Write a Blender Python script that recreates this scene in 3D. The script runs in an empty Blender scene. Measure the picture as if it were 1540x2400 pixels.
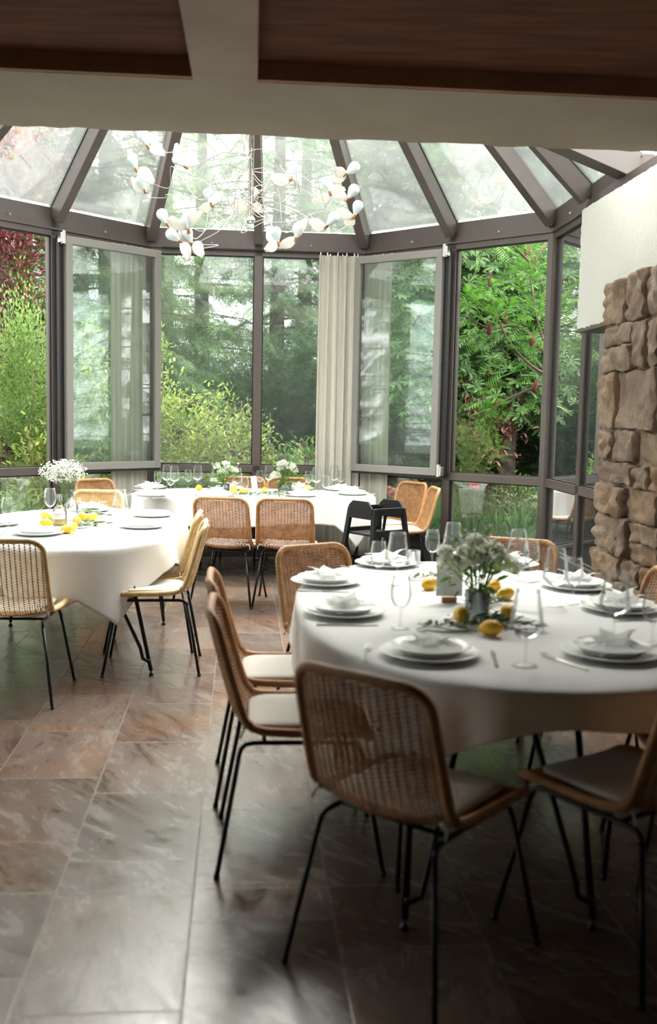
import bpy, math, random
import numpy as np
from mathutils import Vector, Matrix
sc = bpy.context.scene
col = sc.collection
# ------------------------------------------------------------------ camera, sky, exposure
EXPOSURE = 1.82
SKY = 3.4
PITCH, ROLL, FPX, EYE = 0.09674, 0.01961, 2333.0, 1.5
cd = bpy.data.cameras.new('camera'); cam = bpy.data.objects.new('camera', cd); col.objects.link(cam)
cd.sensor_fit = 'VERTICAL'; cd.sensor_height = 36.0; cd.lens = FPX / 2400 * 36
cd.clip_start = 0.05; cd.clip_end = 300
cd.dof.use_dof = True; cd.dof.focus_distance = 7.8; cd.dof.aperture_fstop = 2.0
_c, _s = math.cos(PITCH), math.sin(PITCH)
FWD = Vector((0, _c, -_s)); UP0 = Vector((0, _s, _c)); RT0 = Vector((1, 0, 0))
RT = math.cos(ROLL) * RT0 + math.sin(ROLL) * UP0
UPV = math.cos(ROLL) * UP0 - math.sin(ROLL) * RT0
_m = Matrix.Identity(4)
for _i in range(3):
    _m[_i][0], _m[_i][1], _m[_i][2] = RT[_i], UPV[_i], -FWD[_i]
_m[2][3] = EYE
cam.matrix_world = _m
sc.camera = cam
sc.view_settings.view_transform = 'Standard'; sc.view_settings.look = 'None'
sc.view_settings.gamma = 1.0; sc.view_settings.use_curve_mapping = False
sc.view_settings.exposure = EXPOSURE
w = bpy.data.worlds.new('overcast_sky'); sc.world = w; w.use_nodes = True
_n, _l = w.node_tree.nodes, w.node_tree.links; _bg = _n['Background']; _bg.inputs[1].default_value = SKY
_tc = _n.new('ShaderNodeTexCoord'); _sp = _n.new('ShaderNodeSeparateXYZ'); _l.new(_tc.outputs['Generated'], _sp.inputs[0])      # overcast: brighter overhead
_cr = _n.new('ShaderNodeValToRGB'); _l.new(_sp.outputs[2], _cr.inputs[0]); _cr.color_ramp.elements[0].color = (.53, .55, .55, 1); _cr.color_ramp.elements[1].color = (1.0, 1.0, .99, 1); _l.new(_cr.outputs[0], _bg.inputs[0])
sd = bpy.data.lights.new('veiled_sun', 'SUN'); sd.energy = 10; sd.angle = math.radians(64); sd.color = (1, 0.955, 0.88)
so = bpy.data.objects.new('veiled_sun', sd); col.objects.link(so); so.rotation_euler = (math.radians(-50), math.radians(8), 0)

def ray(px, py):
    d = FWD * FPX + RT * (px - 770) - UPV * (py - 1200)
    return d
def at(px, py, z=0.0):          # point on the level plane z seen at a pixel
    d = ray(px, py); t = (z - EYE) / d.z
    return Vector((0, 0, EYE)) + d * t
def atY(px, py, Y):             # point at depth Y
    d = ray(px, py); return Vector((0, 0, EYE)) + d * (Y / d.y)

# ------------------------------------------------------------------ helpers
def sm(o, smooth=True):
    o.data.polygons.foreach_set('use_smooth', [smooth] * len(o.data.polygons)); o.data.update()
class MB:
    def __init__(s): s.V = []; s.F = []; s.n = 0
    def add(s, V, F):
        s.V += [tuple(v) for v in V]; s.F += [tuple(i + s.n for i in f) for f in F]; s.n += len(V); return s
    def build(s, name, mat, parent=None, smooth=False, bevel=0, seg=2, solid=0):
        me = bpy.data.meshes.new(name); me.from_pydata(s.V, [], s.F); me.update()
        o = bpy.data.objects.new(name, me); col.objects.link(o)
        if mat: me.materials.append(mat)
        if parent: o.parent = parent
        if smooth: sm(o)
        if solid:
            m = o.modifiers.new('s', 'SOLIDIFY'); m.thickness = solid; m.offset = -1
        if bevel:
            m = o.modifiers.new('b', 'BEVEL'); m.width = bevel; m.segments = seg; m.limit_method = 'ANGLE'
        return o
    def box(s, c, size, M=None):
        x, y, z = [a / 2 for a in size]
        V = [Vector((sx * x, sy * y, sz * z)) for sz in (-1, 1) for sy in (-1, 1) for sx in (-1, 1)]
        if M is not None: V = [M @ v for v in V]
        V = [v + Vector(c) for v in V]
        return s.add(V, [(0, 2, 3, 1), (4, 5, 7, 6), (0, 1, 5, 4), (2, 6, 7, 3), (0, 4, 6, 2), (1, 3, 7, 5)])
    def bar(s, a, b, wd, dp, up=(0, 0, 1)):     # box from a to b; wd across, dp along the 'up' side
        a = Vector(a); b = Vector(b); d = (b - a).normalized(); up = Vector(up)
        r = d.cross(up).normalized(); u = r.cross(d).normalized()
        V = []
        for p in (a, b):
            for i, j in ((-1, -1), (1, -1), (1, 1), (-1, 1)):
                V.append(p + r * wd / 2 * i + u * dp / 2 * j)
        return s.add(V, [(0, 3, 2, 1), (4, 5, 6, 7), (0, 1, 5, 4), (1, 2, 6, 5), (2, 3, 7, 6), (3, 0, 4, 7)])
    def tube(s, P, r, n=8, closed=False, flat=None):
        P = [Vector(p) for p in P]; m = len(P)
        R = r if isinstance(r, (list, tuple)) else [r] * m
        T = []
        for i in range(m):
            a = P[(i - 1) % m] if (closed or i > 0) else P[i]; b = P[(i + 1) % m] if (closed or i < m - 1) else P[i]
            T.append((b - a).normalized())
        u = T[0].orthogonal().normalized(); V = []
        for i in range(m):
            u = (u - T[i] * u.dot(T[i]));
            u = u.normalized() if u.length > 1e-6 else T[i].orthogonal().normalized()
            v = T[i].cross(u)
            for k in range(n):
                a = 2 * math.pi * k / n
                V.append(P[i] + (u * math.cos(a) + v * math.sin(a)) * R[i])
        F = []
        for i in range(m if closed else m - 1):
            j = (i + 1) % m
            for k in range(n):
                l = (k + 1) % n; F.append((i * n + k, i * n + l, j * n + l, j * n + k))
        if not closed: F += [tuple(range(n))[::-1], tuple((m - 1) * n + k for k in range(n))]
        return s.add(V, F)
    def lathe(s, prof, n=32, c=(0, 0, 0), wob=None):
        V = []; F = []; c = Vector(c)
        for i, (r, z) in enumerate(prof):
            for k in range(n):
                a = 2 * math.pi * k / n; q = r * (1 + (wob(a, i) if wob else 0))
                V.append(c + Vector((q * math.cos(a), q * math.sin(a), z)))
        for i in range(len(prof) - 1):
            for k in range(n):
                l = (k + 1) % n; F.append((i * n + k, i * n + l, (i + 1) * n + l, (i + 1) * n + k))
        return s.add(V, F)
    def grid(s, f, nu, nv, closed_u=False):
        V = [f(i / nu if closed_u else i / (nu - 1), j / (nv - 1)) for j in range(nv) for i in range(nu)]
        F = []
        for j in range(nv - 1):
            for i in range(nu if closed_u else nu - 1):
                k = (i + 1) % nu; F.append((j * nu + i, j * nu + k, (j + 1) * nu + k, (j + 1) * nu + i))
        return s.add(V, F)
    def ball(s, c, r, n=12, m=8, M=None):
        c = Vector(c); r = (r, r, r) if not isinstance(r, (list, tuple)) else r
        def f(u, v):
            a = u * 2 * math.pi; b = (v - .5) * math.pi * .998
            p = Vector((r[0] * math.cos(b) * math.cos(a), r[1] * math.cos(b) * math.sin(a), r[2] * math.sin(b)))
            return c + (M @ p if M is not None else p)
        return s.grid(f, n, m, True)
def np_mesh(name, V, F, mat, parent=None, smooth=False):
    V = np.asarray(V, np.float32); F = np.asarray(F, np.int32); k = F.shape[1]
    me = bpy.data.meshes.new(name); me.vertices.add(len(V)); me.vertices.foreach_set('co', V.ravel())
    me.loops.add(F.size); me.loops.foreach_set('vertex_index', F.ravel())
    me.polygons.add(len(F)); me.polygons.foreach_set('loop_start', np.arange(0, F.size, k, dtype=np.int32))
    me.update(calc_edges=True); me.validate()
    if mat: me.materials.append(mat)
    o = bpy.data.objects.new(name, me); col.objects.link(o)
    if parent: o.parent = parent
    if smooth: sm(o)
    return o
def empty(name, loc=(0, 0, 0), rz=0):
    o = bpy.data.objects.new(name, None); col.objects.link(o); o.location = loc; o.rotation_euler = (0, 0, rz)
    o.empty_display_size = .1; return o
def tag(o, label=None, cat=None, group=None, kind=None):
    if label: o['label'] = label
    if cat: o['category'] = cat
    if group: o['group'] = group
    if kind: o['kind'] = kind
    return o
def struct(o): o['kind'] = 'structure'; return o
def dup(root, loc=None, rz=None, label=None, group=None, scale=None):
    r = root.copy(); col.objects.link(r)
    if loc is not None: r.location = loc
    if rz is not None: r.rotation_euler = (0, 0, rz)
    if scale: r.scale = scale if isinstance(scale, tuple) else (scale,) * 3
    if label: r['label'] = label
    if group: r['group'] = group
    for ch in KIDS.get(root.name, []):
        c = ch.copy(); col.objects.link(c); c.parent = r
        for g in KIDS.get(ch.name, []):
            d = g.copy(); col.objects.link(d); d.parent = c
    return r
KIDS = {}
def learn(root):        # remember the children of a source thing
    KIDS[root.name] = [o for o in col.objects if o.parent is root]
    for c in KIDS[root.name]: KIDS[c.name] = [o for o in col.objects if o.parent is c]
    return root

# ------------------------------------------------------------------ materials
def nm(name):
    m = bpy.data.materials.new(name); m.use_nodes = True; nt = m.node_tree
    return m, nt, nt.nodes, nt.links, nt.nodes['Principled BSDF'], nt.nodes['Material Output']
def mat(name, c, rough=.5, metal=0, spec=.5, noise=None, bump=0, bscale=80, sheen=0, var=None, coat=0):
    m, nt, N, L, b, out = nm(name)
    b.inputs['Base Color'].default_value = (*c, 1); b.inputs['Roughness'].default_value = rough
    b.inputs['Metallic'].default_value = metal; b.inputs['Specular IOR Level'].default_value = spec
    b.inputs['Sheen Weight'].default_value = sheen; b.inputs['Coat Weight'].default_value = coat
    tc = N.new('ShaderNodeTexCoord')
    if noise:        # (scale, darker colour)
        t = N.new('ShaderNodeTexNoise'); t.inputs['Scale'].default_value = noise[0]; t.inputs['Detail'].default_value = 5
        r = N.new('ShaderNodeValToRGB'); r.color_ramp.elements[0].position = .35; r.color_ramp.elements[1].position = .65
        r.color_ramp.elements[0].color = (*noise[1], 1); r.color_ramp.elements[1].color = (*c, 1)
        L.new(tc.outputs['Object'], t.inputs['Vector']); L.new(t.outputs[0], r.inputs[0]); L.new(r.outputs[0], b.inputs['Base Color'])
    if bump:
        t = N.new('ShaderNodeTexNoise'); t.inputs['Scale'].default_value = bscale; t.inputs['Detail'].default_value = 4
        bp = N.new('ShaderNodeBump'); bp.inputs['Strength'].default_value = bump; bp.inputs['Distance'].default_value = .01
        L.new(tc.outputs['Object'], t.inputs['Vector']); L.new(t.outputs[0], bp.inputs['Height']); L.new(bp.outputs[0], b.inputs['Normal'])
    return m
def glass(name, tint=(1, 1, 1), haze=0.0, refl=1.0, ior=1.5, hazec=(.8, .85, .85)):   # thin clear sheet: transmits, reflects by fresnel, a little diffuse haze (dust on the panes)
    m, nt, N, L, b, out = nm(name); N.remove(b)
    tr = N.new('ShaderNodeBsdfTransparent'); tr.inputs[0].default_value = (*tint, 1)
    gl = N.new('ShaderNodeBsdfGlossy'); gl.inputs['Roughness'].default_value = 0.0
    fr = N.new('ShaderNodeFresnel'); fr.inputs[0].default_value = ior
    mu = N.new('ShaderNodeMath'); mu.operation = 'MULTIPLY'; mu.inputs[1].default_value = refl
    mx = N.new('ShaderNodeMixShader'); L.new(fr.outputs[0], mu.inputs[0]); L.new(mu.outputs[0], mx.inputs[0]); L.new(tr.outputs[0], mx.inputs[1]); L.new(gl.outputs[0], mx.inputs[2])
    last = mx
    if haze:
        df = N.new('ShaderNodeBsdfDiffuse'); df.inputs[0].default_value = (*hazec, 1)
        tl = N.new('ShaderNodeBsdfTranslucent'); tl.inputs[0].default_value = (*hazec, 1)
        m1 = N.new('ShaderNodeMixShader'); m1.inputs[0].default_value = .6; L.new(df.outputs[0], m1.inputs[1]); L.new(tl.outputs[0], m1.inputs[2])
        tx = N.new('ShaderNodeTexNoise'); tx.inputs['Scale'].default_value = 1.6; tx.inputs['Detail'].default_value = 6
        tc = N.new('ShaderNodeTexCoord'); L.new(tc.outputs['Object'], tx.inputs['Vector'])
        mr = N.new('ShaderNodeMapRange'); mr.inputs[1].default_value = .3; mr.inputs[2].default_value = .7; mr.inputs[3].default_value = haze * .6; mr.inputs[4].default_value = haze * 1.4
        L.new(tx.outputs[0], mr.inputs[0])
        m2 = N.new('ShaderNodeMixShader'); L.new(mr.outputs[0], m2.inputs[0]); L.new(mx.outputs[0], m2.inputs[1]); L.new(m1.outputs[0], m2.inputs[2]); last = m2
    L.new(last.outputs[0], out.inputs[0]); return m
def leafmat(name, c1, c2, trans=.35, rough=.5, c3=None):
    m, nt, N, L, b, out = nm(name)
    ge = N.new('ShaderNodeNewGeometry'); r = N.new('ShaderNodeValToRGB')
    r.color_ramp.elements[0].color = (*c1, 1); r.color_ramp.elements[1].color = (*c2, 1)
    if c3: e = r.color_ramp.elements.new(.9); e.color = (*c2, 1); r.color_ramp.elements[2].color = (*c3, 1)
    L.new(ge.outputs['Random Per Island'], r.inputs[0])
    tc = N.new('ShaderNodeTexCoord'); tx = N.new('ShaderNodeTexNoise'); tx.inputs['Scale'].default_value = 1.3; tx.inputs['Detail'].default_value = 3
    L.new(tc.outputs['Object'], tx.inputs['Vector'])
    hs = N.new('ShaderNodeHueSaturation'); mr = N.new('ShaderNodeMapRange'); mr.inputs[1].default_value = .3; mr.inputs[2].default_value = .7; mr.inputs[3].default_value = .6; mr.inputs[4].default_value = 1.35
    L.new(tx.outputs[0], mr.inputs[0]); L.new(mr.outputs[0], hs.inputs['Value']); L.new(r.outputs[0], hs.inputs['Color'])
    L.new(hs.outputs[0], b.inputs['Base Color']); b.inputs['Roughness'].default_value = rough; b.inputs['Specular IOR Level'].default_value = .3
    tl = N.new('ShaderNodeBsdfTranslucent'); L.new(hs.outputs[0], tl.inputs[0])
    mx = N.new('ShaderNodeMixShader'); mx.inputs[0].default_value = trans; L.new(b.outputs[0], mx.inputs[1]); L.new(tl.outputs[0], mx.inputs[2]); L.new(mx.outputs[0], out.inputs[0])
    return m
def clothmat(name, c, trans=.25, bump=.15, scale=600):
    m, nt, N, L, b, out = nm(name)
    b.inputs['Base Color'].default_value = (*c, 1); b.inputs['Roughness'].default_value = .85; b.inputs['Specular IOR Level'].default_value = .2
    tc = N.new('ShaderNodeTexCoord'); t = N.new('ShaderNodeTexNoise'); t.inputs['Scale'].default_value = scale
    t2 = N.new('ShaderNodeTexNoise'); t2.inputs['Scale'].default_value = 5; t2.inputs['Detail'].default_value = 4
    ad = N.new('ShaderNodeMath'); ad.operation = 'MULTIPLY_ADD'; ad.inputs[1].default_value = .08
    L.new(tc.outputs['Object'], t.inputs['Vector']); L.new(tc.outputs['Object'], t2.inputs['Vector']); L.new(t.outputs[0], ad.inputs[0]); L.new(t2.outputs[0], ad.inputs[2])
    bp = N.new('ShaderNodeBump'); bp.inputs['Strength'].default_value = bump; bp.inputs['Distance'].default_value = .03
    L.new(ad.outputs[0], bp.inputs['Height']); L.new(bp.outputs[0], b.inputs['Normal'])
    tl = N.new('ShaderNodeBsdfTranslucent'); tl.inputs[0].default_value = (*c, 1)
    mx = N.new('ShaderNodeMixShader'); mx.inputs[0].default_value = trans; L.new(b.outputs[0], mx.inputs[1]); L.new(tl.outputs[0], mx.inputs[2]); L.new(mx.outputs[0], out.inputs[0])
    return m
M = dict(
 frame=mat('bronze_aluminium', (.095, .076, .067), .42, .2, noise=(6, (.085, .068, .06))),
 sash=mat('grey_aluminium', (.22, .205, .185), .38, .3),
 dark=mat('black_gasket', (.006, .006, .006), .5),
 steel=mat('steel', (.55, .53, .5), .3, 1), chrome=mat('cutlery_steel', (.72, .70, .66), .16, 1),
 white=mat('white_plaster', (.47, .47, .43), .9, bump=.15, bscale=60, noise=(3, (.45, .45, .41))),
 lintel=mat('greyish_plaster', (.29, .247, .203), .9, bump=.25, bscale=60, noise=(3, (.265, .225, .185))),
 beam=mat('whitewashed_wood', (.29, .228, .185), .75, noise=(4, (.25, .19, .15)), bump=.1, bscale=30),
 blackwood=mat('black_painted_wood', (.004, .004, .004), .6, spec=.25, noise=(40, (.004, .004, .004))),
 rod=mat('black_steel_rod', (.008, .008, .008), .35, .4),
 china=mat('white_china', (.90, .91, .89), .3, spec=.35),
 napkin=clothmat('white_napkin_linen', (.92, .93, .92), .55, .05),
 cloth=clothmat('white_tablecloth', (.86, .87, .86), .2, .22),
 cushion=mat('off_white_seat_pad', (.70, .68, .63), .9, bump=.3, bscale=200),
 curtain=clothmat('natural_linen', (.74, .71, .64), .5, .25, 300),
 paper=mat('card_paper', (.70, .71, .69), .8), ink=mat('grey_ink', (.22, .22, .22), .8),
 rail=mat('table_board', (.10, .08, .07), .5),
 lemon=mat('lemon_peel', (.86, .50, .03), .42, bump=.25, bscale=150, noise=(8, (.84, .42, .02))),
 lemonend=mat('lemon_tip', (.35, .25, .03), .6),
 juice=mat('lemon_cordial', (.85, .62, .18), .2),
 bark=mat('bark', (.10, .07, .05), .9, noise=(12, (.04, .03, .022)), bump=.8, bscale=30),
 twig=mat('twig', (.16, .13, .08), .8), redtwig=mat('reddish_branch', (.085, .045, .03), .7),
 soil=mat('garden_soil', (.055, .06, .025), .95, noise=(1.5, (.03, .045, .012)), bump=.5, bscale=10),
 whitewood=mat('wood_foot', (.45, .25, .13), .6),
 bulb=mat('frosted_bulb', (.50, .57, .60), .35), socket=mat('brass_socket', (.42, .22, .12), .35, .9),
 wire=mat('silver_wire', (.42, .38, .33), .35, .7), plastic=mat('dark_panel', (.05, .045, .043), .4),
)
M['wing'] = clothmat('white_feather', (.62, .60, .56), .4, .3, 60)
M['petal'] = leafmat('white_petals', (.80, .82, .70), (.93, .94, .88), .55)
M['gyps'] = leafmat('tiny_white_blossom', (.75, .78, .72), (.9, .9, .86), .3)
M['olive'] = leafmat('olive_leaf', (.10, .15, .06), (.27, .33, .18), .25)
M['glasspane'] = glass('window_glass', (.96, .985, .97), .02)
M['sashpane'] = glass('sash_glass', (.90, .95, .93), .03)
M['lowpane'] = glass('low_window_glass', (.92, .96, .94), .02, 1.6)
M['roofpane'] = glass('dusty_roof_glass', (.965, .975, .96), .035, .8)
M['wine'] = glass('drinking_glass', (.98, .985, .985), .035, .7, 1.3)  # haze whitens the bowls in place of bright refraction
M['bottle'] = glass('bottle_glass', (.88, .93, .92), .03, 1.6)

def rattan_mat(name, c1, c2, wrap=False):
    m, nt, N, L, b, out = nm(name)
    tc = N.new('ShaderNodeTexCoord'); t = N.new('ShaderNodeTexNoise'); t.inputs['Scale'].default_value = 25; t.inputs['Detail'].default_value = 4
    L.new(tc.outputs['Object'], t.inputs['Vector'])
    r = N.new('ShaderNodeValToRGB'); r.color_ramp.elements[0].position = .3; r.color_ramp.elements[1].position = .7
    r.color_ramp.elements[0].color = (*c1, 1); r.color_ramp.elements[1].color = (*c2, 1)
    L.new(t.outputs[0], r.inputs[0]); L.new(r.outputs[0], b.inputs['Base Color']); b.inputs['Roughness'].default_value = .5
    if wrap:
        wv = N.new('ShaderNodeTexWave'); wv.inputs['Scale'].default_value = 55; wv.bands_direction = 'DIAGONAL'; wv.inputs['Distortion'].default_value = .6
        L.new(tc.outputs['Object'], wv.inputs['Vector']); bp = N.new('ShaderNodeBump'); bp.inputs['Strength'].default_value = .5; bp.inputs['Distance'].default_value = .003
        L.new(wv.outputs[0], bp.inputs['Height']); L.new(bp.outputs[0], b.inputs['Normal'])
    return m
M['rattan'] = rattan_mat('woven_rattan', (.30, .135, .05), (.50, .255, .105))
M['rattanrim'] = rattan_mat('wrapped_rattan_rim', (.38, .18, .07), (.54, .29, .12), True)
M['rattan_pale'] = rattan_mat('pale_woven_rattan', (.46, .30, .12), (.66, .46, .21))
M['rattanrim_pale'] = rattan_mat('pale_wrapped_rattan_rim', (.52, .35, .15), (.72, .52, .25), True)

def wood_ceiling():
    m, nt, N, L, b, out = nm('dark_stained_wood'); tc = N.new('ShaderNodeTexCoord'); mp = N.new('ShaderNodeMapping'); mp.inputs['Scale'].default_value = (.6, 6, 6)
    t = N.new('ShaderNodeTexNoise'); t.inputs['Scale'].default_value = 4; t.inputs['Detail'].default_value = 8; t.inputs['Distortion'].default_value = .6
    r = N.new('ShaderNodeValToRGB'); r.color_ramp.elements[0].position = .3; r.color_ramp.elements[1].position = .75
    r.color_ramp.elements[0].color = (.050, .018, .009, 1); r.color_ramp.elements[1].color = (.115, .042, .020, 1)
    L.new(tc.outputs['Object'], mp.inputs[0]); L.new(mp.outputs[0], t.inputs['Vector']); L.new(t.outputs[0], r.inputs[0]); L.new(r.outputs[0], b.inputs['Base Color'])
    b.inputs['Roughness'].default_value = .8; b.inputs['Specular IOR Level'].default_value = .15; return m
M['ceilwood'] = wood_ceiling()
M['trimwood'] = mat('lit_face_wood', (.30, .15, .08), .7, noise=(5, (.24, .115, .06)))  # trim board: brightness of the face towards the viewer is put into the colour

HA = .078                                   # the house stands a little turned
U = Vector((math.cos(HA), math.sin(HA), 0)); Vv = Vector((-math.sin(HA), math.cos(HA), 0))
def H(u, v, z=0): return U * u + Vv * v + Vector((0, 0, z))
RH = Matrix.Rotation(HA, 3, 'Z')

def slate():
    m, nt, N, L, b, out = nm('polished_slate_tiles')
    def math_(op, *a):
        n = N.new('ShaderNodeMath'); n.operation = op
        for i, x in enumerate(a):
            if isinstance(x, (int, float)): n.inputs[i].default_value = x
            else: L.new(x, n.inputs[i])
        return n.outputs[0]
    tc = N.new('ShaderNodeTexCoord'); mp = N.new('ShaderNodeMapping'); mp.vector_type = 'TEXTURE'; mp.inputs['Rotation'].default_value = (0, 0, HA + .012)
    L.new(tc.outputs['Object'], mp.inputs[0]); sx = N.new('ShaderNodeSeparateXYZ'); L.new(mp.outputs[0], sx.inputs[0])
    W, T = .425, .61
    u = math_('DIVIDE', math_('ADD', sx.outputs[0], .555), W); ci = math_('FLOOR', u); fu = math_('FRACT', u)
    front = math_('LESS_THAN', sx.outputs[1], 3.04)
    hsh = math_('FRACT', math_('ADD', math_('MULTIPLY', ci, .2787), math_('MULTIPLY', front, .4)))
    v = math_('ADD', math_('DIVIDE', math_('SUBTRACT', sx.outputs[1], 3.86), T), math_('ADD', hsh, 0.0)); ri = math_('FLOOR', v); fv = math_('FRACT', v)
    du = math_('MULTIPLY', math_('MINIMUM', fu, math_('SUBTRACT', 1, fu)), W); dv = math_('MULTIPLY', math_('MINIMUM', fv, math_('SUBTRACT', 1, fv)), T)
    d3 = math_('ABSOLUTE', math_('SUBTRACT', sx.outputs[1], 3.04))
    d = math_('MINIMUM', math_('MINIMUM', du, dv), d3)
    joint = N.new('ShaderNodeMapRange'); joint.inputs[1].default_value = .0012; joint.inputs[2].default_value = .0030; L.new(d, joint.inputs[0])
    cid = N.new('ShaderNodeCombineXYZ'); L.new(ci, cid.inputs[0]); L.new(ri, cid.inputs[1]); L.new(front, cid.inputs[2])
    wn = N.new('ShaderNodeTexWhiteNoise'); L.new(cid.outputs[0], wn.inputs[0])
    # shift the stone figure from tile to tile
    sc_ = N.new('ShaderNodeVectorMath'); sc_.operation = 'SCALE'; sc_.inputs['Scale'].default_value = 9; L.new(wn.outputs['Color'], sc_.inputs[0])
    rot = N.new('ShaderNodeVectorRotate'); rot.rotation_type = 'Z_AXIS'; L.new(tc.outputs['Object'], rot.inputs[0]); L.new(math_('ADD', math_('MULTIPLY', wn.outputs[0], 1.1), .5), rot.inputs['Angle'])
    ad = N.new('ShaderNodeVectorMath'); ad.operation = 'ADD'; L.new(rot.outputs[0], ad.inputs[0]); L.new(sc_.outputs[0], ad.inputs[1])
    mp2 = N.new('ShaderNodeMapping'); mp2.inputs['Scale'].default_value = (1, 3.2, 1); L.new(ad.outputs[0], mp2.inputs[0])
    n1 = N.new('ShaderNodeTexNoise'); n1.inputs['Scale'].default_value = 2.6; n1.inputs['Detail'].default_value = 12; n1.inputs['Roughness'].default_value = .74; n1.inputs['Distortion'].default_value = .8; L.new(mp2.outputs[0], n1.inputs['Vector'])
    n2 = N.new('ShaderNodeTexNoise'); n2.inputs['Scale'].default_value = 1.3; n2.inputs['Detail'].default_value = 5; L.new(ad.outputs[0], n2.inputs['Vector'])
    n3 = N.new('ShaderNodeTexNoise'); n3.inputs['Scale'].default_value = 38; n3.inputs['Detail'].default_value = 6; L.new(tc.outputs['Object'], n3.inputs['Vector'])
    ramp = N.new('ShaderNodeValToRGB'); cr = ramp.color_ramp
    cr.elements[0].position = .22; cr.elements[0].color = (.045, .027, .024, 1); cr.elements[1].position = .85; cr.elements[1].color = (.135, .106, .088, 1)
    for p, c in ((.36, (.072, .049, .042)), (.46, (.115, .082, .066)), (.54, (.100, .074, .062)), (.66, (.128, .094, .072))):
        e = cr.elements.new(p); e.color = (*c, 1)
    L.new(n1.outputs[0], ramp.inputs[0])
    rust = N.new('ShaderNodeValToRGB'); rust.color_ramp.elements[0].position = .50; rust.color_ramp.elements[1].position = .66
    L.new(n2.outputs[0], rust.inputs[0])
    mx = N.new('ShaderNodeMix'); mx.data_type = 'RGBA'; L.new(math_('MULTIPLY', rust.outputs[0], .6), mx.inputs[0]); L.new(ramp.outputs[0], mx.inputs[6]); mx.inputs[7].default_value = (.15, .072, .034, 1)
    hs = N.new('ShaderNodeHueSaturation'); L.new(mx.outputs[2], hs.inputs['Color']); L.new(math_('ADD', math_('MULTIPLY', wn.outputs[0], .5), math_('ADD', math_('MULTIPLY', n3.outputs[0], .5), .5)), hs.inputs['Value'])
    mj = N.new('ShaderNodeMix'); mj.data_type = 'RGBA'; L.new(joint.outputs[0], mj.inputs[0]); mj.inputs[6].default_value = (.12, .085, .062, 1); L.new(hs.outputs[0], mj.inputs[7])
    L.new(mj.outputs[2], b.inputs['Base Color'])
    rr = N.new('ShaderNodeMapRange'); rr.inputs[1].default_value = .35; rr.inputs[2].default_value = .62; rr.inputs[3].default_value = .10; rr.inputs[4].default_value = .32; L.new(n1.outputs[0], rr.inputs[0])
    rj = math_('MAXIMUM', rr.outputs[0], math_('MULTIPLY', math_('SUBTRACT', 1, joint.outputs[0]), .6)); L.new(rj, b.inputs['Roughness'])
    b.inputs['Specular IOR Level'].default_value = .45; b.inputs['Coat Weight'].default_value = .06; b.inputs['Coat Roughness'].default_value = .06
    h = math_('ADD', math_('MULTIPLY', n1.outputs[0], .45), math_('ADD', math_('MULTIPLY', n3.outputs[0], .04), math_('MULTIPLY', joint.outputs[0], .25)))
    bp = N.new('ShaderNodeBump'); bp.inputs['Strength'].default_value = .16; bp.inputs['Distance'].default_value = .012; L.new(h, bp.inputs['Height']); L.new(bp.outputs[0], b.inputs['Normal']); L.new(bp.outputs[0], b.inputs['Coat Normal'])
    return m
M['slate'] = slate()

# ------------------------------------------------------------------ the octagonal glass house
A8 = .7917; PHI = .0812
def dirv(a): return Vector((math.cos(a), math.sin(a), 0))
C = {0: Vector((-3.302, 8.544, 0)), 1: Vector((-1.853, 10.272, 0)), 2: Vector((.327, 10.449, 0)), 3: Vector((1.954, 9.05, 0)), 4: Vector((2.084, 7.148, 0))}
C[5] = C[4] + dirv(PHI - 3 * A8) * 2.15
C[7] = C[0] - dirv(PHI + 2 * A8) * 2.15
C[6] = C[7] - dirv(PHI + 3 * A8 ) * -2.15 if False else Vector((-1.35, 4.92, 0))
APEX = Vector((-.684, 7.716, 5.964))
ZB, ZT, ZR0, ZR1, ZS = 3.165, 3.355, .893, .968, .32      # beam foot and top, rail, sill
CEN = Vector((APEX.x, APEX.y, 0))
VL = 4.30                                                # near face of the lintel (house depth)

# floor
fl = [H(3.9, -3.5), H(3.9, 7.2), C[4], C[3], C[2], C[1], C[0], C[7], H(-2.75, 5.0), H(-3.9, 5.0), H(-3.9, -3.5)]
mb = MB(); n = len(fl)
out_ = [p.copy() for p in fl]
mb.add([Vector((p.x, p.y, 0)) for p in out_] + [Vector((p.x, p.y, -.12)) for p in out_], [tuple(range(n)), tuple(range(n, 2 * n))[::-1]] + [(i, i + n, (i + 1) % n + n, (i + 1) % n) for i in range(n)])
struct(mb.build('floor', M['slate']))

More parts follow.
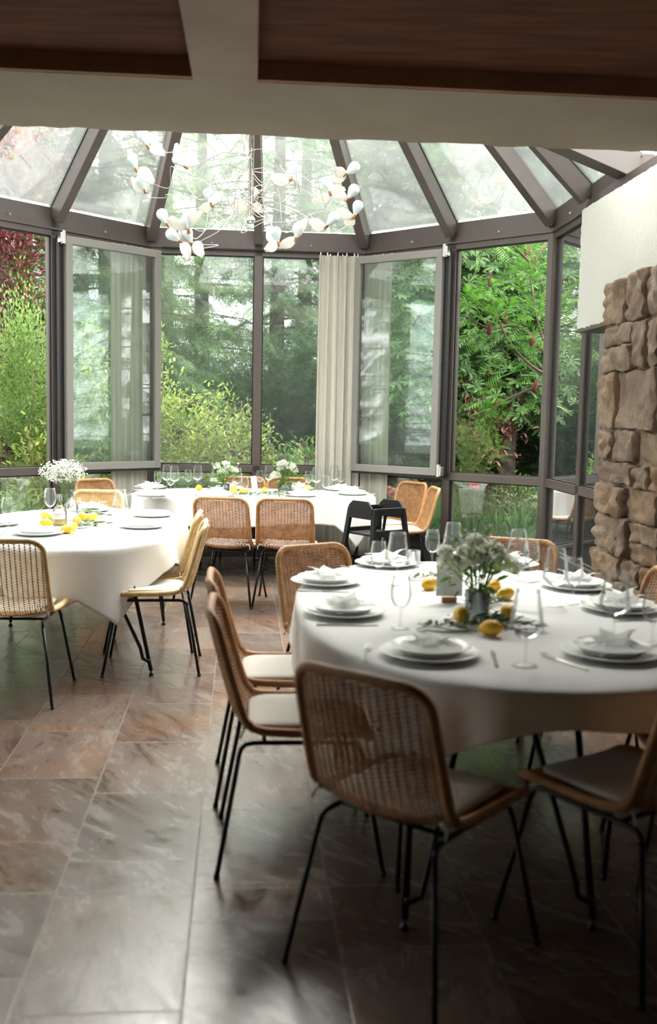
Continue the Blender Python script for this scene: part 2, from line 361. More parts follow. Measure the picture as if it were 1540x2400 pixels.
wcount = [0]
def window(pa, pb, open_half=None, sash_side=None, panes=True, low=True):
    """one facet: corner to corner, a post in the middle, rail, sill panel"""
    wcount[0] += 1
    root = struct(empty('window_%d' % wcount[0], (pa + pb) / 2))
    loc = (pa + pb) / 2; d = (pb - pa); Ln = d.length; d.normalize(); nn = Vector((-d.y, d.x, 0))
    if nn.dot(CEN - loc) < 0: nn = -nn
    def P(s, z, off=0): return d * (s - Ln / 2) + nn * off + Vector((0, 0, z))
    mb = MB()
    for s, wd in ((0.0, .05), (Ln, .05)): mb.bar(P(s, 0, -.05), P(s, ZB + .05, -.05), .11, .11, nn)
    mb.build('corner_post', M['frame'], root, bevel=.003)
    mb = MB(); mb.bar(P(Ln / 2, ZS - .3, -.05), P(Ln / 2, ZB + .05, -.05), .085, .10, nn); mb.build('mullion', M['frame'], root, bevel=.003)
    mb = MB(); mb.bar(P(0, (ZR0 + ZR1) / 2, -.045), P(Ln, (ZR0 + ZR1) / 2, -.045), .09, ZR1 - ZR0); mb.build('rail', M['frame'], root, bevel=.003)
    mb = MB(); mb.bar(P(0, ZB - .03, -.045), P(Ln, ZB - .03, -.045), .09, .07)
    mb.build('head_frame', M['frame'], root, bevel=.003)
    mb = MB(); mb.bar(P(-.02, (ZB + ZT) / 2, -.07), P(Ln + .02, (ZB + ZT) / 2, -.07), .14, ZT - ZB); mb.bar(P(0, ZB - .002, .008), P(Ln, ZB - .002, .008), .03, .016)
    mb.build('ring_beam', M['frame'], root, bevel=.003)
    mb = MB(); mb.bar(P(0, ZS / 2, -.05), P(Ln, ZS / 2, -.05), .07, ZS); mb.bar(P(0, ZS, -.03), P(Ln, ZS, -.03), .12, .03); mb.bar(P(0, .20, -.012), P(Ln, .20, -.012), .012, .008)
    mb.build('sill_panel', M['plastic'], root, bevel=.003)
    for h in (0, 1):
        s0, s1 = (.055, Ln / 2 - .043) if h == 0 else (Ln / 2 + .043, Ln - .055)
        g = MB()                                   # dark gaskets
        for z0, z1, pane in ((ZS + .015, ZR0, True), (ZR1, ZB - .065, open_half != h)):
            k = .012
            for a, b in (((s0, z0), (s1, z0)), ((s0, z1), (s1, z1)), ((s0, z0), (s0, z1)), ((s1, z0), (s1, z1))):
                g.bar(P(a[0], a[1], -.03), P(b[0], b[1], -.03), .022, .03 if False else .022, nn if a[0] == b[0] else (0, 0, 1))
            if pane:
                p = MB(); p.bar(P(s0, (z0 + z1) / 2, -.035), P(s1, (z0 + z1) / 2, -.035), .006, z1 - z0)
                p.build('pane', M['lowpane'] if z1 <= ZR0 else M['glasspane'], root)
        g.build('gasket', M['dark'], root)
    if sash_side is not None:                      # a sash folded right back over the other half
        h0 = Ln / 2 + (.03 if sash_side == 1 else -.03); h1 = Ln - .02 if sash_side == 1 else .02
        z0, z1 = .935, 3.10; o0, o1 = .10, .17; tck = .055; fw = .072
        def Q(t, z, o=0): return P(h0 + (h1 - h0) * t, z, o0 + (o1 - o0) * t + o)
        ln = abs(h1 - h0); f = fw / ln
        m2 = MB()
        m2.bar(Q(f / 2, z0), Q(f / 2, z1), fw, tck, nn); m2.bar(Q(1 - f / 2, z0), Q(1 - f / 2, z1), fw, tck, nn)
        m2.bar(Q(0, z0 + fw / 2), Q(1, z0 + fw / 2), tck, fw); m2.bar(Q(0, z1 - fw / 2), Q(1, z1 - fw / 2), tck, fw)
        s_ = m2.build('sash', M['sash'], root, bevel=.004)
        s_['label'] = 'opened window sash folded back over the fixed light'
        m3 = MB(); m3.bar(Q(-.01, (z0 + z1) / 2, -.045), Q(-.01, z1, -.045), .07, .05, nn); m3.bar(Q(-.01, z0, -.045), Q(-.01, (z0 + z1) / 2, -.045), .07, .05, nn)
        m3.bar(Q(0, z0 - .012, -.02), Q(1, z0 - .012, -.02), .06, .02); m3.build('sash_rebate', M['dark'], s_, bevel=.003)
        m4 = MB(); m4.bar(Q(f, (z0 + z1) / 2), Q(1 - f, (z0 + z1) / 2), .006, z1 - z0 - 2 * fw); m4.build('pane', M['sashpane'], s_)
        m5 = MB()
        for zz in (z0 + .01, z1 - .06): m5.bar(Q(-.03, zz - .02, .03), Q(-.03, zz + .10, .03), .035, .03, nn); m5.bar(Q(-.055, zz - .01, .02), Q(-.055, zz + .08, .02), .02, .05, nn)
        m5.build('hinge', M['steel'], s_, bevel=.003)
        m6 = MB(); m6.bar(Q(1 - f * .5, 1.47, -.04), Q(1 - f * .5 - .13 / ln, 1.47, -.05), .02, .02); m6.bar(Q(1 - f * .5, 1.45, -.03), Q(1 - f * .5, 1.50, -.03), .02, .02, nn); m6.build('handle', M['dark'], s_, bevel=.003)
    # hooks under the roof beam
    mh = MB()
    for s in (Ln * .28, Ln * .74):
        mh.tube([P(s, ZB + .06, .005), P(s, ZB + .06, .025), P(s + .008, ZB + .045, .032), P(s + .016, ZB + .05, .025), P(s + .012, ZB + .065, .02)], .003, 6)
    mh.build('hook', M['steel'], root)
    return root
window(C[1], C[2])
window(C[0], C[1], open_half=0, sash_side=1)
window(C[2], C[3], open_half=1, sash_side=0)
window(C[3], C[4])
window(C[7], C[0])
window(H(-2.75, 5.0), C[7])

# roof glazing: one pane per half facet with rafters to the apex
def roof(k, pa, pb):
    wcount[0] += 1
    root = struct(empty('window_%d' % wcount[0], (pa + pb) / 2 + Vector((0, 0, ZT))))
    o = root.location.copy(); mid = (pa + pb) / 2
    def top(p, t): return (Vector((p.x, p.y, ZT)).lerp(APEX, t)) - o
    d = (pb - pa).normalized(); nn = Vector((-d.y, d.x, 0)); nn = nn if nn.dot(CEN - mid) > 0 else -nn
    for a, b in ((pa, mid), (mid, pb)):
        q = MB(); V = [top(a, .0), top(b, .0), top(b, .985), top(a, .985)]
        nrm = (V[1] - V[0]).cross(V[3] - V[0]).normalized()
        q.add(V + [v + nrm * (.008 if nrm.z > 0 else -.008) for v in V], [(0, 1, 2, 3), (7, 6, 5, 4), (0, 4, 5, 1), (1, 5, 6, 2), (2, 6, 7, 3), (3, 7, 4, 0)])
        q.build('roof_pane', M['roofpane'], root)
    for p, wd in ((mid, .085), (pa, .095)):
        a, b = top(p, -.015), top(p, .99); sl = (b - a).normalized(); side = sl.cross(Vector((0, 0, 1))).normalized(); dn = sl.cross(side).normalized(); dn = -dn if dn.z > 0 else dn
        q = MB(); q.bar(a + dn * .075, b + dn * .075, wd, .15, dn); q.build('rafter', M['frame'], root, bevel=.004)
        q = MB(); q.bar(a + dn * -.005, b + dn * -.005, wd + .012, .012, dn); q.build('rafter_gasket', M['dark'], root)
for k in range(8):
    roof(k, C[k], C[(k + 1) % 8])
hubm = MB(); hubm.lathe([(0, -.28), (.16, -.26), (.2, -.1), (.2, .02), (.05, .1), (0, .1)], 24); hb = hubm.build('trim_1', M['frame'], smooth=True); hb.location = APEX; struct(hb)

# beams of the front facets, closing the roof where it meets the house
q = MB()
for a, b in ((4, 5), (5, 6), (6, 7)): q.bar(Vector((*C[a].xy, (ZB + ZT) / 2)), Vector((*C[b].xy, (ZB + ZT) / 2)), .12, ZT - ZB)
struct(q.build('trim_2', M['frame'], bevel=.003))
# house ceiling and lintel
ZLB = atY(600, 195, VL).z; ZC = atY(600, 150, VL).z
VF = VL * 1.186
hu = 3.9
# the wide lintel: a deep soffit with a slightly ragged far arris
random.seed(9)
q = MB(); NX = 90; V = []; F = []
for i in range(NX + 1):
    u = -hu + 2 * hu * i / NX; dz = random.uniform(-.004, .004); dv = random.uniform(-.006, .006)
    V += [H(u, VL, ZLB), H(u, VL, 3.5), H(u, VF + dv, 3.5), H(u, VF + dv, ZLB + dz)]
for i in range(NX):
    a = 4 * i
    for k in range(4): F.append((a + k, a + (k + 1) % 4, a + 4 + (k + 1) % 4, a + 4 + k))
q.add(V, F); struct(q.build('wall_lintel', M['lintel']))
q = MB(); q.box(H(0, (VL - 3.5) / 2, ZC + .04), (2 * hu, VL + 3.5, .08), RH); struct(q.build('ceiling', M['ceilwood']))
q = MB(); q.box(H(0, VL - .012, (ZLB + ZC) / 2 + .002), (2 * hu, .024, ZC - ZLB), RH); struct(q.build('trim_3', M['trimwood'], bevel=.004))
for i, uu in enumerate((-2.5, -.128, 2.35)):
    q = MB(); q.box(H(uu - .0, (VL - 3.5) / 2, (ZLB + ZC) / 2 - .002), (.268, VL + 3.5, ZC - ZLB + .004), RH); struct(q.build('trim_%d' % (4 + i), M['beam'], bevel=.006))
# walls of the house around and behind the camera
def wallbox(name, c, size): q = MB(); q.box(c, size, RH); return struct(q.build(name, M['white']))
LW = -hu - .1
wallbox('wall_left', H(LW, 4.75, 1.7), (.2, .6, 3.4)); wallbox('wall_left_sill', H(LW, 3.8, .2), (.2, 1.4, .4)); wallbox('wall_left_head', H(LW, 3.8, 2.75), (.2, 1.4, 1.3)); wallbox('wall_left_rear', H(LW, -.2, 1.7), (.2, 6.8, 3.4))
wcount[0] += 1; rt_ = struct(empty('window_%d' % wcount[0], H(LW, .9, 0)))  # unseen window, added to let side light into the room
for v in (3.2, 4.4):
    q = MB(); q.box(H(LW, v, 1.25) - rt_.location, (.08, .07, 1.7), RH); q.build('mullion', M['frame'], rt_)
q = MB(); q.box(H(LW, 3.8, 1.25) - rt_.location, (.01, 1.2, 1.7), RH); q.build('pane', M['glasspane'], rt_)
wallbox('wall_right', H(hu + .1, 1.85, 1.7), (.2, 10.7, 3.4))
wallbox('wall_back', H(0, -3.6, 1.7), (8.2, .2, 3.4))
wallbox('wall_side', H(3.42, 7.3, 1.55), (1.1, .12, 3.1))
wallbox('wall_front', H(-3.55, 5.07, 1.7), (.9, .12, 3.4))
q = MB(); q.box(H(3.2, 6.1, 3.12), (1.4, 2.3, .08), RH); struct(q.build('ceiling_side', M['frame']))

# white wall section hung between glass house and room, ragged plaster edges
random.seed(3)
def xw(y): return 1.655 - (y - 6.0) * .078
q = MB(); y0, y1, z0, z1 = 6.62, VF - .12, 2.095, 2.857
def ragged(a, b, n, amp): return [a + (b - a) * i / n + (random.uniform(-amp, amp) if 0 < i < n else 0) for i in range(n + 1)]
NY, NZ = 60, 26; V = []; F = []
ez = [random.uniform(-.006, .006) for _ in range(NY + 1)]; ey = [random.uniform(-.008, .008) for _ in range(NZ + 1)]; et = [random.uniform(-.003, .003) for _ in range(NY + 1)]
for side in (0, .24):
    for j in range(NZ + 1):
        for i in range(NY + 1):
            y = y0 + (y1 - y0) * i / NY + (ey[j] if i == 0 else 0)
            z = z0 + (z1 - z0) * j / NZ + (ez[i] if j == 0 else et[i] if j == NZ else 0)
            V.append((xw(y) + side + random.uniform(-.0003, .0003), y, z))
st = (NY + 1) * (NZ + 1)
for s_ in (0, 1):
    for j in range(NZ):
        for i in range(NY):
            a = s_ * st + j * (NY + 1) + i; f = (a, a + 1, a + NY + 2, a + NY + 1); F.append(f if s_ else f[::-1])
for i in range(NY): F.append((i, i + 1, i + 1 + st, i + st)); a = NZ * (NY + 1) + i; F.append((a + 1, a, a + st, a + 1 + st))
for j in range(NZ): a = j * (NY + 1); F.append((a + NY + 1, a, a + st, a + NY + 1 + st))
q.add(V, F); struct(q.build('wall_hanging', M['white'], smooth=False))
q = MB(); q.bar((xw(6.6) + .1, 6.63, 2.085), (xw(6.0) + .1, 6.0, 2.085), .2, .03); struct(q.build('trim_7', M['frame'], bevel=.003))

# natural stone pillar
def stonemat():
    m, nt, N, L, b, out = nm('sandstone'); tc = N.new('ShaderNodeTexCoord'); ge = N.new('ShaderNodeNewGeometry')
    t = N.new('ShaderNodeTexNoise'); t.inputs['Scale'].default_value = 5; t.inputs['Detail'].default_value = 10; t.inputs['Roughness'].default_value = .65
    r = N.new('ShaderNodeValToRGB'); r.color_ramp.elements[0].position = .3; r.color_ramp.elements[0].color = (.22, .155, .11, 1); r.color_ramp.elements[1].position = .72; r.color_ramp.elements[1].color = (.41, .325, .245, 1)
    e = r.color_ramp.elements.new(.52); e.color = (.30, .225, .165, 1)
    L.new(tc.outputs['Object'], t.inputs['Vector']); L.new(t.outputs[0], r.inputs[0])
    r2 = N.new('ShaderNodeValToRGB'); r2.color_ramp.interpolation = 'LINEAR'; r2.color_ramp.elements[0].color = (.85, .80, .80, 1); r2.color_ramp.elements[1].color = (1.15, .92, .68, 1)
    e = r2.color_ramp.elements.new(.55); e.color = (1.0, .95, .9, 1)
    L.new(ge.outputs['Random Per Island'], r2.inputs[0])
    mx = N.new('ShaderNodeMix'); mx.data_type = 'RGBA'; mx.blend_type = 'MULTIPLY'; mx.inputs[0].default_value = 1; L.new(r.outputs[0], mx.inputs[6]); L.new(r2.outputs[0], mx.inputs[7])
    L.new(mx.outputs[2], b.inputs['Base Color']); b.inputs['Roughness'].default_value = .9
    t2 = N.new('ShaderNodeTexNoise'); t2.inputs['Scale'].default_value = 14; t2.inputs['Detail'].default_value = 10; t2.inputs['Roughness'].default_value = .7; L.new(tc.outputs['Object'], t2.inputs['Vector'])
    bp = N.new('ShaderNodeBump'); bp.inputs['Strength'].default_value = 1.0; bp.inputs['Distance'].default_value = .05; L.new(t2.outputs[0], bp.inputs['Height']); L.new(bp.outputs[0], b.inputs['Normal']); return m
M['stone'] = stonemat(); M['mortar'] = mat('mortar', (.24, .19, .155), .95, bump=.8, bscale=40, noise=(15, (.16, .125, .10)))
from mathutils import noise as mnoise
def stone(mb, c, size, seed):
    sx, sy, sz = size; nu = 13
    def sgn(a): return -1 if a < 0 else 1
    V = []; F = []; off = Vector((seed * 3.7, seed * 1.3, seed * 2.1))
    for face in range(6):
        b0 = len(V)
        for i in range(nu):
            for j in range(nu):
                a, b = -1 + 2 * i / (nu - 1), -1 + 2 * j / (nu - 1)
                p = [(1, a, b), (-1, b, a), (a, 1, -b), (a, -1, b), (a, b, 1), (b, a, -1)][face]
                p = Vector(p); l = (abs(p.x) ** 16 + abs(p.y) ** 16 + abs(p.z) ** 16) ** (1 / 16); p = p / l
                P = Vector((p.x * sx / 2, p.y * sy / 2, p.z * sz / 2)) + Vector(c)
                nz = mnoise.noise_vector(P * 6 + off) * .017 + mnoise.noise_vector(P * 22 + off) * .006
                cr = abs(mnoise.noise(P * 11 + off)) * .045
                V.append(P + nz + Vector((-1, 0, 0)) * cr)
        for i in range(nu - 1):
            for j in range(nu - 1):
                k = b0 + i * nu + j; F.append((k, k + nu, k + nu + 1, k + 1))
    mb.add(V, F)
random.seed(11)
mb = MB(); z = 0.0; ci = 0
YF, YN = 6.03, 5.02
pil = empty('stone_pillar', (0, 0, 0))
while z < 2.22:
    h = random.choice((.13, .18, .22, .26, .33)); h = 2.31 - z if 2.31 - z - h < .13 else h
    if z > 2.2: break
    y = YF + random.uniform(-.03, .03)
    while y > YN:
        ln = random.choice((.2, .34, .45, .6)) * random.uniform(.85, 1.1); ln = min(ln, y - YN + .05)
        if ln < .07: break
        hh = h
        if random.random() < .3 and h > .19:       # two thin stones in one course
            h1 = h * random.uniform(.4, .6)
            for zz, h2 in ((z, h1), (z + h1, h - h1)):
                stone(mb, (xw(y - ln / 2) + .07 + random.uniform(-.015, .015), y - ln / 2, zz + h2 / 2), (.24, ln - .004, h2 - .006), ci); ci += 1
        else:
            stone(mb, (xw(y - ln / 2) + .07 + random.uniform(-.02, .02), y - ln / 2, z + hh / 2), (.25, ln - .005, hh - .007), ci); ci += 1
        y -= ln
    z += h
mb.build('masonry', M['stone'], pil, smooth=True)
mb = MB(); mb.bar((xw(6.0) + .105, 5.99, 1.14), (xw(5.02) + .105, 5.02, 1.14), .27, 2.28)
def mtop(u, v): # mortared rounded crown
    a = (u) * math.pi; return Vector((xw(5.5) + .01 + v * .22, 5.51 + .50 * math.cos(a), 2.20 + .10 * math.sin(a) ** .6 if math.sin(a) > 0 else 2.20))
mb.grid(mtop, 24, 2); mb.build('mortar_core', M['mortar'], pil)
tag(pil, 'rough sandstone masonry pillar under the white hanging wall', 'pillar')
q = MB(); q.box((xw(4.98) + .09, 4.98, 1.05), (.12, .08, 2.1)); struct(q.build('trim_8', M['lintel'], bevel=.004))

# garden ground
q = MB(); q.add([(-45, -20, -.14), (45, -20, -.14), (45, 70, -.14), (-45, 70, -.14)], [(0, 1, 2, 3)]); g = q.build('ground', M['soil']); struct(g)
# ------------------------------------------------------------------ curtains
def curtain(pa, pb, s0, s1, z0, z1, off, folds, label, seed):
    rnd = random.Random(seed); d = pb - pa; L_ = d.length; d.normalize(); nn = Vector((-d.y, d.x, 0)); nn = nn if nn.dot(CEN - (pa + pb) / 2) > 0 else -nn
    base = pa + d * ((s0 + s1) / 2)
    ph = [rnd.uniform(0, 6) for _ in range(4)]
    def f(u, v):
        s = s0 + (s1 - s0) * u; zz = z1 + (z0 - z1) * v
        a = .022 * math.sin(folds * 6.283 * u + ph[0] + .5 * math.sin(3 * v + ph[1])) + .010 * math.sin(folds * 15.7 * u + ph[2]) * (1 - .5 * v) + .006 * math.sin(folds * 40 * u) * max(0, 1 - v * 8)
        s += .012 * math.sin(folds * 6.283 * u + ph[3]) + (.02 * v * (u - .5))
        return pa + d * s + nn * (off + a) + Vector((0, 0, zz)) - base
    q = MB(); q.grid(f, 160, 40)
    t = empty('curtain', base)
    q.build('curtain_cloth', M['curtain'], t, smooth=True, solid=.002)
    for i in range(8):
        q = MB(); u = (i + .5) / 8; q.box(f(u, 0) + Vector((0, 0, .012)), (.008, .008, .03)); q.build('curtain_hook', M['steel'], t)
    return tag(t, label, 'curtain', 'linen curtains in the corners of the glass house')
curtain(C[1], C[2], 1.70, 2.14, .04, 3.125, .055, 5, 'pale linen curtain hanging free beside the white-clothed far table', 1)
curtain(C[0], C[1], 1.72, 2.16, .04, 3.10, .05, 4, 'linen curtain behind the opened left sash', 2)
curtain(C[2], C[3], .07, .40, .04, 3.10, .05, 3, 'linen curtain behind the opened right sash', 3)
q = MB(); d = (C[2] - C[1]).normalized(); nn = Vector((d.y, -d.x, 0))
q.tube([C[1] + d * .12 + nn * .05 + Vector((0, 0, 3.155)), C[2] - d * .1 + nn * .05 + Vector((0, 0, 3.155))], .009, 8)
tag(q.build('curtain_rail', M['dark']), 'thin black curtain rail above the centre window', 'rail')

# ------------------------------------------------------------------ chairs
def catmull(P, n):
    out = []
    for i in range(len(P) - 1):
        p0 = P[max(i - 1, 0)]; p1 = P[i]; p2 = P[i + 1]; p3 = P[min(i + 2, len(P) - 1)]
        for k in range(n):
            t = k / n; out.append(tuple(.5 * ((2 * b) + (c - a) * t + (2 * a - 5 * b + 4 * c - d_) * t * t + (-a + 3 * b - 3 * c + d_) * t ** 3) for a, b, c, d_ in zip(p0, p1, p2, p3)))
    out.append(P[-1]); return out
PROF = catmull([(.225, .440), (.195, .457), (.08, .452), (-.06, .445), (-.15, .450), (-.212, .482), (-.240, .545), (-.268, .64), (-.297, .75), (-.322, .852)], 14)
_acc = [0]
for a, b in zip(PROF, PROF[1:]): _acc.append(_acc[-1] + math.dist(a, b))
PL = _acc[-1]
def prof(l):
    l = min(max(l, 0), PL)
    i = int(np.searchsorted(_acc, l)) - 1; i = max(0, min(i, len(PROF) - 2))
    t = (l - _acc[i]) / (_acc[i + 1] - _acc[i]); a, b = PROF[i], PROF[i + 1]
    y = a[0] + (b[0] - a[0]) * t; z = a[1] + (b[1] - a[1]) * t
    d = Vector((0, b[0] - a[0], b[1] - a[1])).normalized(); n_ = Vector((0, -d.z, d.y)); n_ = -n_ if False else n_
    # normal towards the sitter: up on the seat, forward on the back
    n_ = Vector((0, d.z, -d.y)); 
    return Vector((0, y, z)), n_
def halfw(l):
    t = l / PL; w0 = .215 + .012 * math.sin(min(1, t / .5) * math.pi) if t < .5 else .222 - .016 * (t - .5) / .5
    for dd, r in ((l, .05), (PL - l, .075)):
        if dd < r: w0 = w0 - r + math.sqrt(max(0, r * r - (r - dd) ** 2))
    return w0
def surf(s, l):     # s in metres across
    p, n_ = prof(l); t = l / PL; c = .45 if t > .5 else .30 * (t / .5) + .1
    return p + Vector((s, 0, 0)) + n_ * (c * s * s * 2.0)
def make_chair(label, pale=False):
    hgt = .0023 if pale else .0028
    R1, R2 = (M['rattan_pale'], M['rattanrim_pale']) if pale else (M['rattan'], M['rattanrim'])
    t = empty('rattan_chair')
    # weave
    q = MB(); stk = .0245; l = .012; i = 0
    while l < PL - .012:
        i += 1; fr_ = l / PL; step = (.0076 if pale else .0067) if fr_ > .64 else .0058; l += step; hw = halfw(l) - .004; m = int(hw // stk)
        if hw < .03: continue
        ss = [-hw] + [k * stk / 2 for k in range(-2 * m, 2 * m + 1)] + [hw]
        P = []
        for k, s_ in enumerate(ss):
            kk = int(round(s_ / (stk / 2)))
            a = 0 if kk % 2 else (.0036 if ((kk // 2) + i) % 2 else -.0036)
            p = surf(s_, l); n_ = prof(l)[1]; P.append((p + n_ * a, n_))
        V = []; F = []
        th, hh = .0014, hgt
        for p, n_ in P:
            tn = Vector((1, 0, 0)).cross(n_)
            V += [p + n_ * th, p + tn * hh, p - n_ * th, p - tn * hh]
        for k in range(len(P) - 1):
            for e in range(4): F.append((k * 4 + e, k * 4 + (e + 1) % 4, k * 4 + 4 + (e + 1) % 4, k * 4 + 4 + e))
        q.add(V, F)
    for k in range(-8, 9):
        s_ = k * stk; P = [surf(s_, .01 + (PL - .02) * i / 60) for i in range(61) if halfw(.01 + (PL - .02) * i / 60) > abs(s_) + .003]
        q.tube(P, .0034, 6)
    q.build('woven_shell', R1, t, smooth=True)
    # wrapped rim
    ls = [PL * i / 90 for i in range(91)]; fine = [.0008, .004, .010, .018, .028, .04]
    ls = sorted(set([l for l in ls if .05 < l < PL - .08] + [x * .05 / .04 for x in fine] + [PL - x * .08 / .04 for x in fine]))
    P = [surf(halfw(l), l) for l in ls] + [surf(-halfw(l), l) for l in reversed(ls)]
    q = MB(); q.tube(P, .0145, 8, closed=True); q.build('rim', R2, t, smooth=True)
    # steel
    q = MB()
    for sx in (-1, 1):
        q.tube([(sx * .185, .20, .395), (sx * .183, .195, .412), (sx * .18, .18, .424), (sx * .178, .15, .428), (sx * .178, -.15, .428), (sx * .18, -.18, .424), (sx * .183, -.195, .412), (sx * .185, -.20, .395)], .0085, 8)
    q.tube([(-.178, .12, .430), (.178, .12, .430)], .0075, 8); q.tube([(-.178, -.12, .430), (.178, -.12, .430)], .0075, 8)
    q.build('seat_frame', M['rod'], t, smooth=True)
    for sx in (-1, 1):
        for sy, fy in ((1, .275), (-1, -.27)):
            q = MB(); q.tube([(sx * .185, sy * .20, .40), (sx * .244, fy, .004)], .0085, 8); q.tube([(sx * .2437, fy - sy * .0, .014), (sx * .2447, fy, .0)], .0105, 8); q.build('leg', M['rod'], t, smooth=True)
    # seat pad with ties
    def pad(u, v):
        a = u * 2 * math.pi; e = .32; cx = math.copysign(abs(math.cos(a)) ** e, math.cos(a)); sy = math.copysign(abs(math.sin(a)) ** e, math.sin(a))
        k = math.sin(min(1, v * 1.0) * math.pi) if False else None
        prof_ = [(.0, 0), (.96, 0), (1, .3), (1, .7), (.95, .95), (.5, 1.12), (0, 1.15)]
        i = v * (len(prof_) - 1); j = min(int(i), len(prof_) - 2); f_ = i - j
        r = prof_[j][0] * (1 - f_) + prof_[j + 1][0] * f_; h_ = prof_[j][1] * (1 - f_) + prof_[j + 1][1] * f_
        x = cx * .182 * r; y = sy * .185 * r + .012
        return Vector((x, y, .4585 + .35 * x * x + .024 * h_ + .0))
    q = MB(); q.grid(pad, 48, 13, True); cu = q.build('seat_pad', M['cushion'], t, smooth=True)
    for sx in (-1, 1):
        q = MB(); q.tube([(sx * .175, -.165, .475), (sx * .20, -.185, .49), (sx * .212, -.19, .478), (sx * .214, -.20, .455)], .004, 5); q.ball((sx * .20, -.185, .49), .010, 6, 5); q.build('tie', M['cushion'], cu, smooth=True)
    tag(t, label, 'chair'); return learn(t)
def set_chair(o, loc, rz, label, group): o.location = loc; o.rotation_euler = (0, 0, math.radians(rz)); o['label'] = label; o['group'] = group
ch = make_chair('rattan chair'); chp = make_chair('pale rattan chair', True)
G1, G2, G3 = 'rattan chairs around the nearest table', 'rattan chairs around the left table', 'rattan chairs around the far table'
def heading(hx, hy): return math.degrees(math.atan2(-hx, hy))
near = [((.262, 2.666), -38.5, 'large rattan chair in the foreground with its back to the viewer'),
 ((-.09, 3.36), -85.4, 'rattan chair at left side of nearest table, its white pad fully seen'),
 ((-.165, 3.95), -84.5, 'rattan chair just behind the side-on chair with fully seen pad'),
 ((.09, 4.63), -144, 'rattan chair at far left curve of nearest table, seen from the front'),
 ((.91, 5.0), 159, 'rattan chair behind the white flowers at the far end of nearest table'),
 ((1.15, 4.25), 84, 'rattan chair before the stone pillar, cut by the right frame edge'),
 ((1.30, 3.30), 88, 'rattan chair whose seat shows beneath the cloth at right'),
 ((.88, 2.78), 34, 'dark shaded rattan chair at the lower right corner, padded seat seen')]
left = [((-1.63, 5.15), 3, 'pale rattan chair at the left frame edge, its see-through back to the viewer'),
 ((-1.02, 5.79), 97, 'pale rattan chair side-on beside the pointed tablecloth corner'),
 ((-1.13, 6.36), 95, 'pale rattan chair just behind the one at the pointed cloth corner'),
 ((-1.88, 7.72), 176, 'pale rattan chair at far end of left table, low behind the bottles')]
far = [((-.785, 7.87), -9, 'left one of two rattan chairs with their backs to the viewer'),
 ((-.325, 7.86), -2, 'right one of two rattan chairs with their backs to the viewer'),
 ((-.86, 9.82), 180, 'rattan chair between window and far table, behind the left vase'),
 ((-.40, 9.84), 184, 'rattan chair between window and far table, behind the right vase'),
 ((-2.0, 9.15), -132, 'rattan chair under the white gypsophila, at left end of far table'),
 ((.60, 9.62), 126, 'rattan chair at right end of far table, front of its back seen'),
 ((.68, 9.06), 96, 'rattan chair seen edge-on behind the black high chair')]
for k, (lst, g) in enumerate(((near, G1), (left, G2), (far, G3))):
    for i, (p, rz, lb) in enumerate(lst):
        src = chp if k == 1 else ch
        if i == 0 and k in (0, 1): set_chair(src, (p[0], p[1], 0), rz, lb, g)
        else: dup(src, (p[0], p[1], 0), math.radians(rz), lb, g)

# ------------------------------------------------------------------ tables and cloths
ZTB = .735
def outline(a, b, e, th):
    c, s = math.cos(th), math.sin(th); x = a * math.copysign(abs(c) ** (2 / e), c); y = b * math.copysign(abs(s) ** (2 / e), s); return x, y
def make_table(name, c, a, b, e, rz, label, legs):
    t = empty(name, (c[0], c[1], 0), rz)
    q = MB(); n = 72; ring = [outline(a - .01, b - .01, e, 2 * math.pi * i / n) for i in range(n)]
    q.add([Vector((x, y, ZTB - .025)) for x, y in ring] + [Vector((x, y, ZTB)) for x, y in ring], [tuple(range(n))[::-1], tuple(range(n, 2 * n))] + [(i, (i + 1) % n, (i + 1) % n + n, i + n) for i in range(n)])
    q.build('tabletop', M['rail'], t, bevel=.004)
    for (fx, fy, tx, ty) in legs:      # folding hairpin leg: two rods meeting above one foot
        q = MB(); k = .06; dx, dy = (k, 0) if abs(fx) < abs(fy) else (0, k)
        q.tube([(tx, ty, ZTB - .03), (fx, fy, .03)], .0115, 8)
        q.tube([(tx + 3 * dx * (-1 if tx > 0 else 1), ty + 3 * dy * (-1 if ty > 0 else 1), ZTB - .03), (fx + dx * (-1 if tx > 0 else 1) * 1.0, fy + dy * (-1 if ty > 0 else 1), .16), (fx + dx * .8 * (-1 if tx > 0 else 1), fy + dy * .8 * (-1 if ty > 0 else 1), .10), (fx + dx * .3 * (-1 if tx > 0 else 1), fy + dy * .3 * (-1 if ty > 0 else 1), .085), (fx, fy, .085)], .0105, 8)
        q.lathe([(0, 0), (.014, 0), (.014, .012), (.006, .016), (.006, .035), (0, .035)], 12, (fx, fy, 0)); q.build('leg', M['rod'], t, smooth=True)
    q = MB(); q.bar((-a * .55, 0, ZTB - .045), (a * .55, 0, ZTB - .045), .03, .04); q.bar((0, -b * .6, ZTB - .045), (0, b * .6, ZTB - .045), .03, .04); q.build('under_frame', M['rod'], t)
    return tag(t, label, 'table')
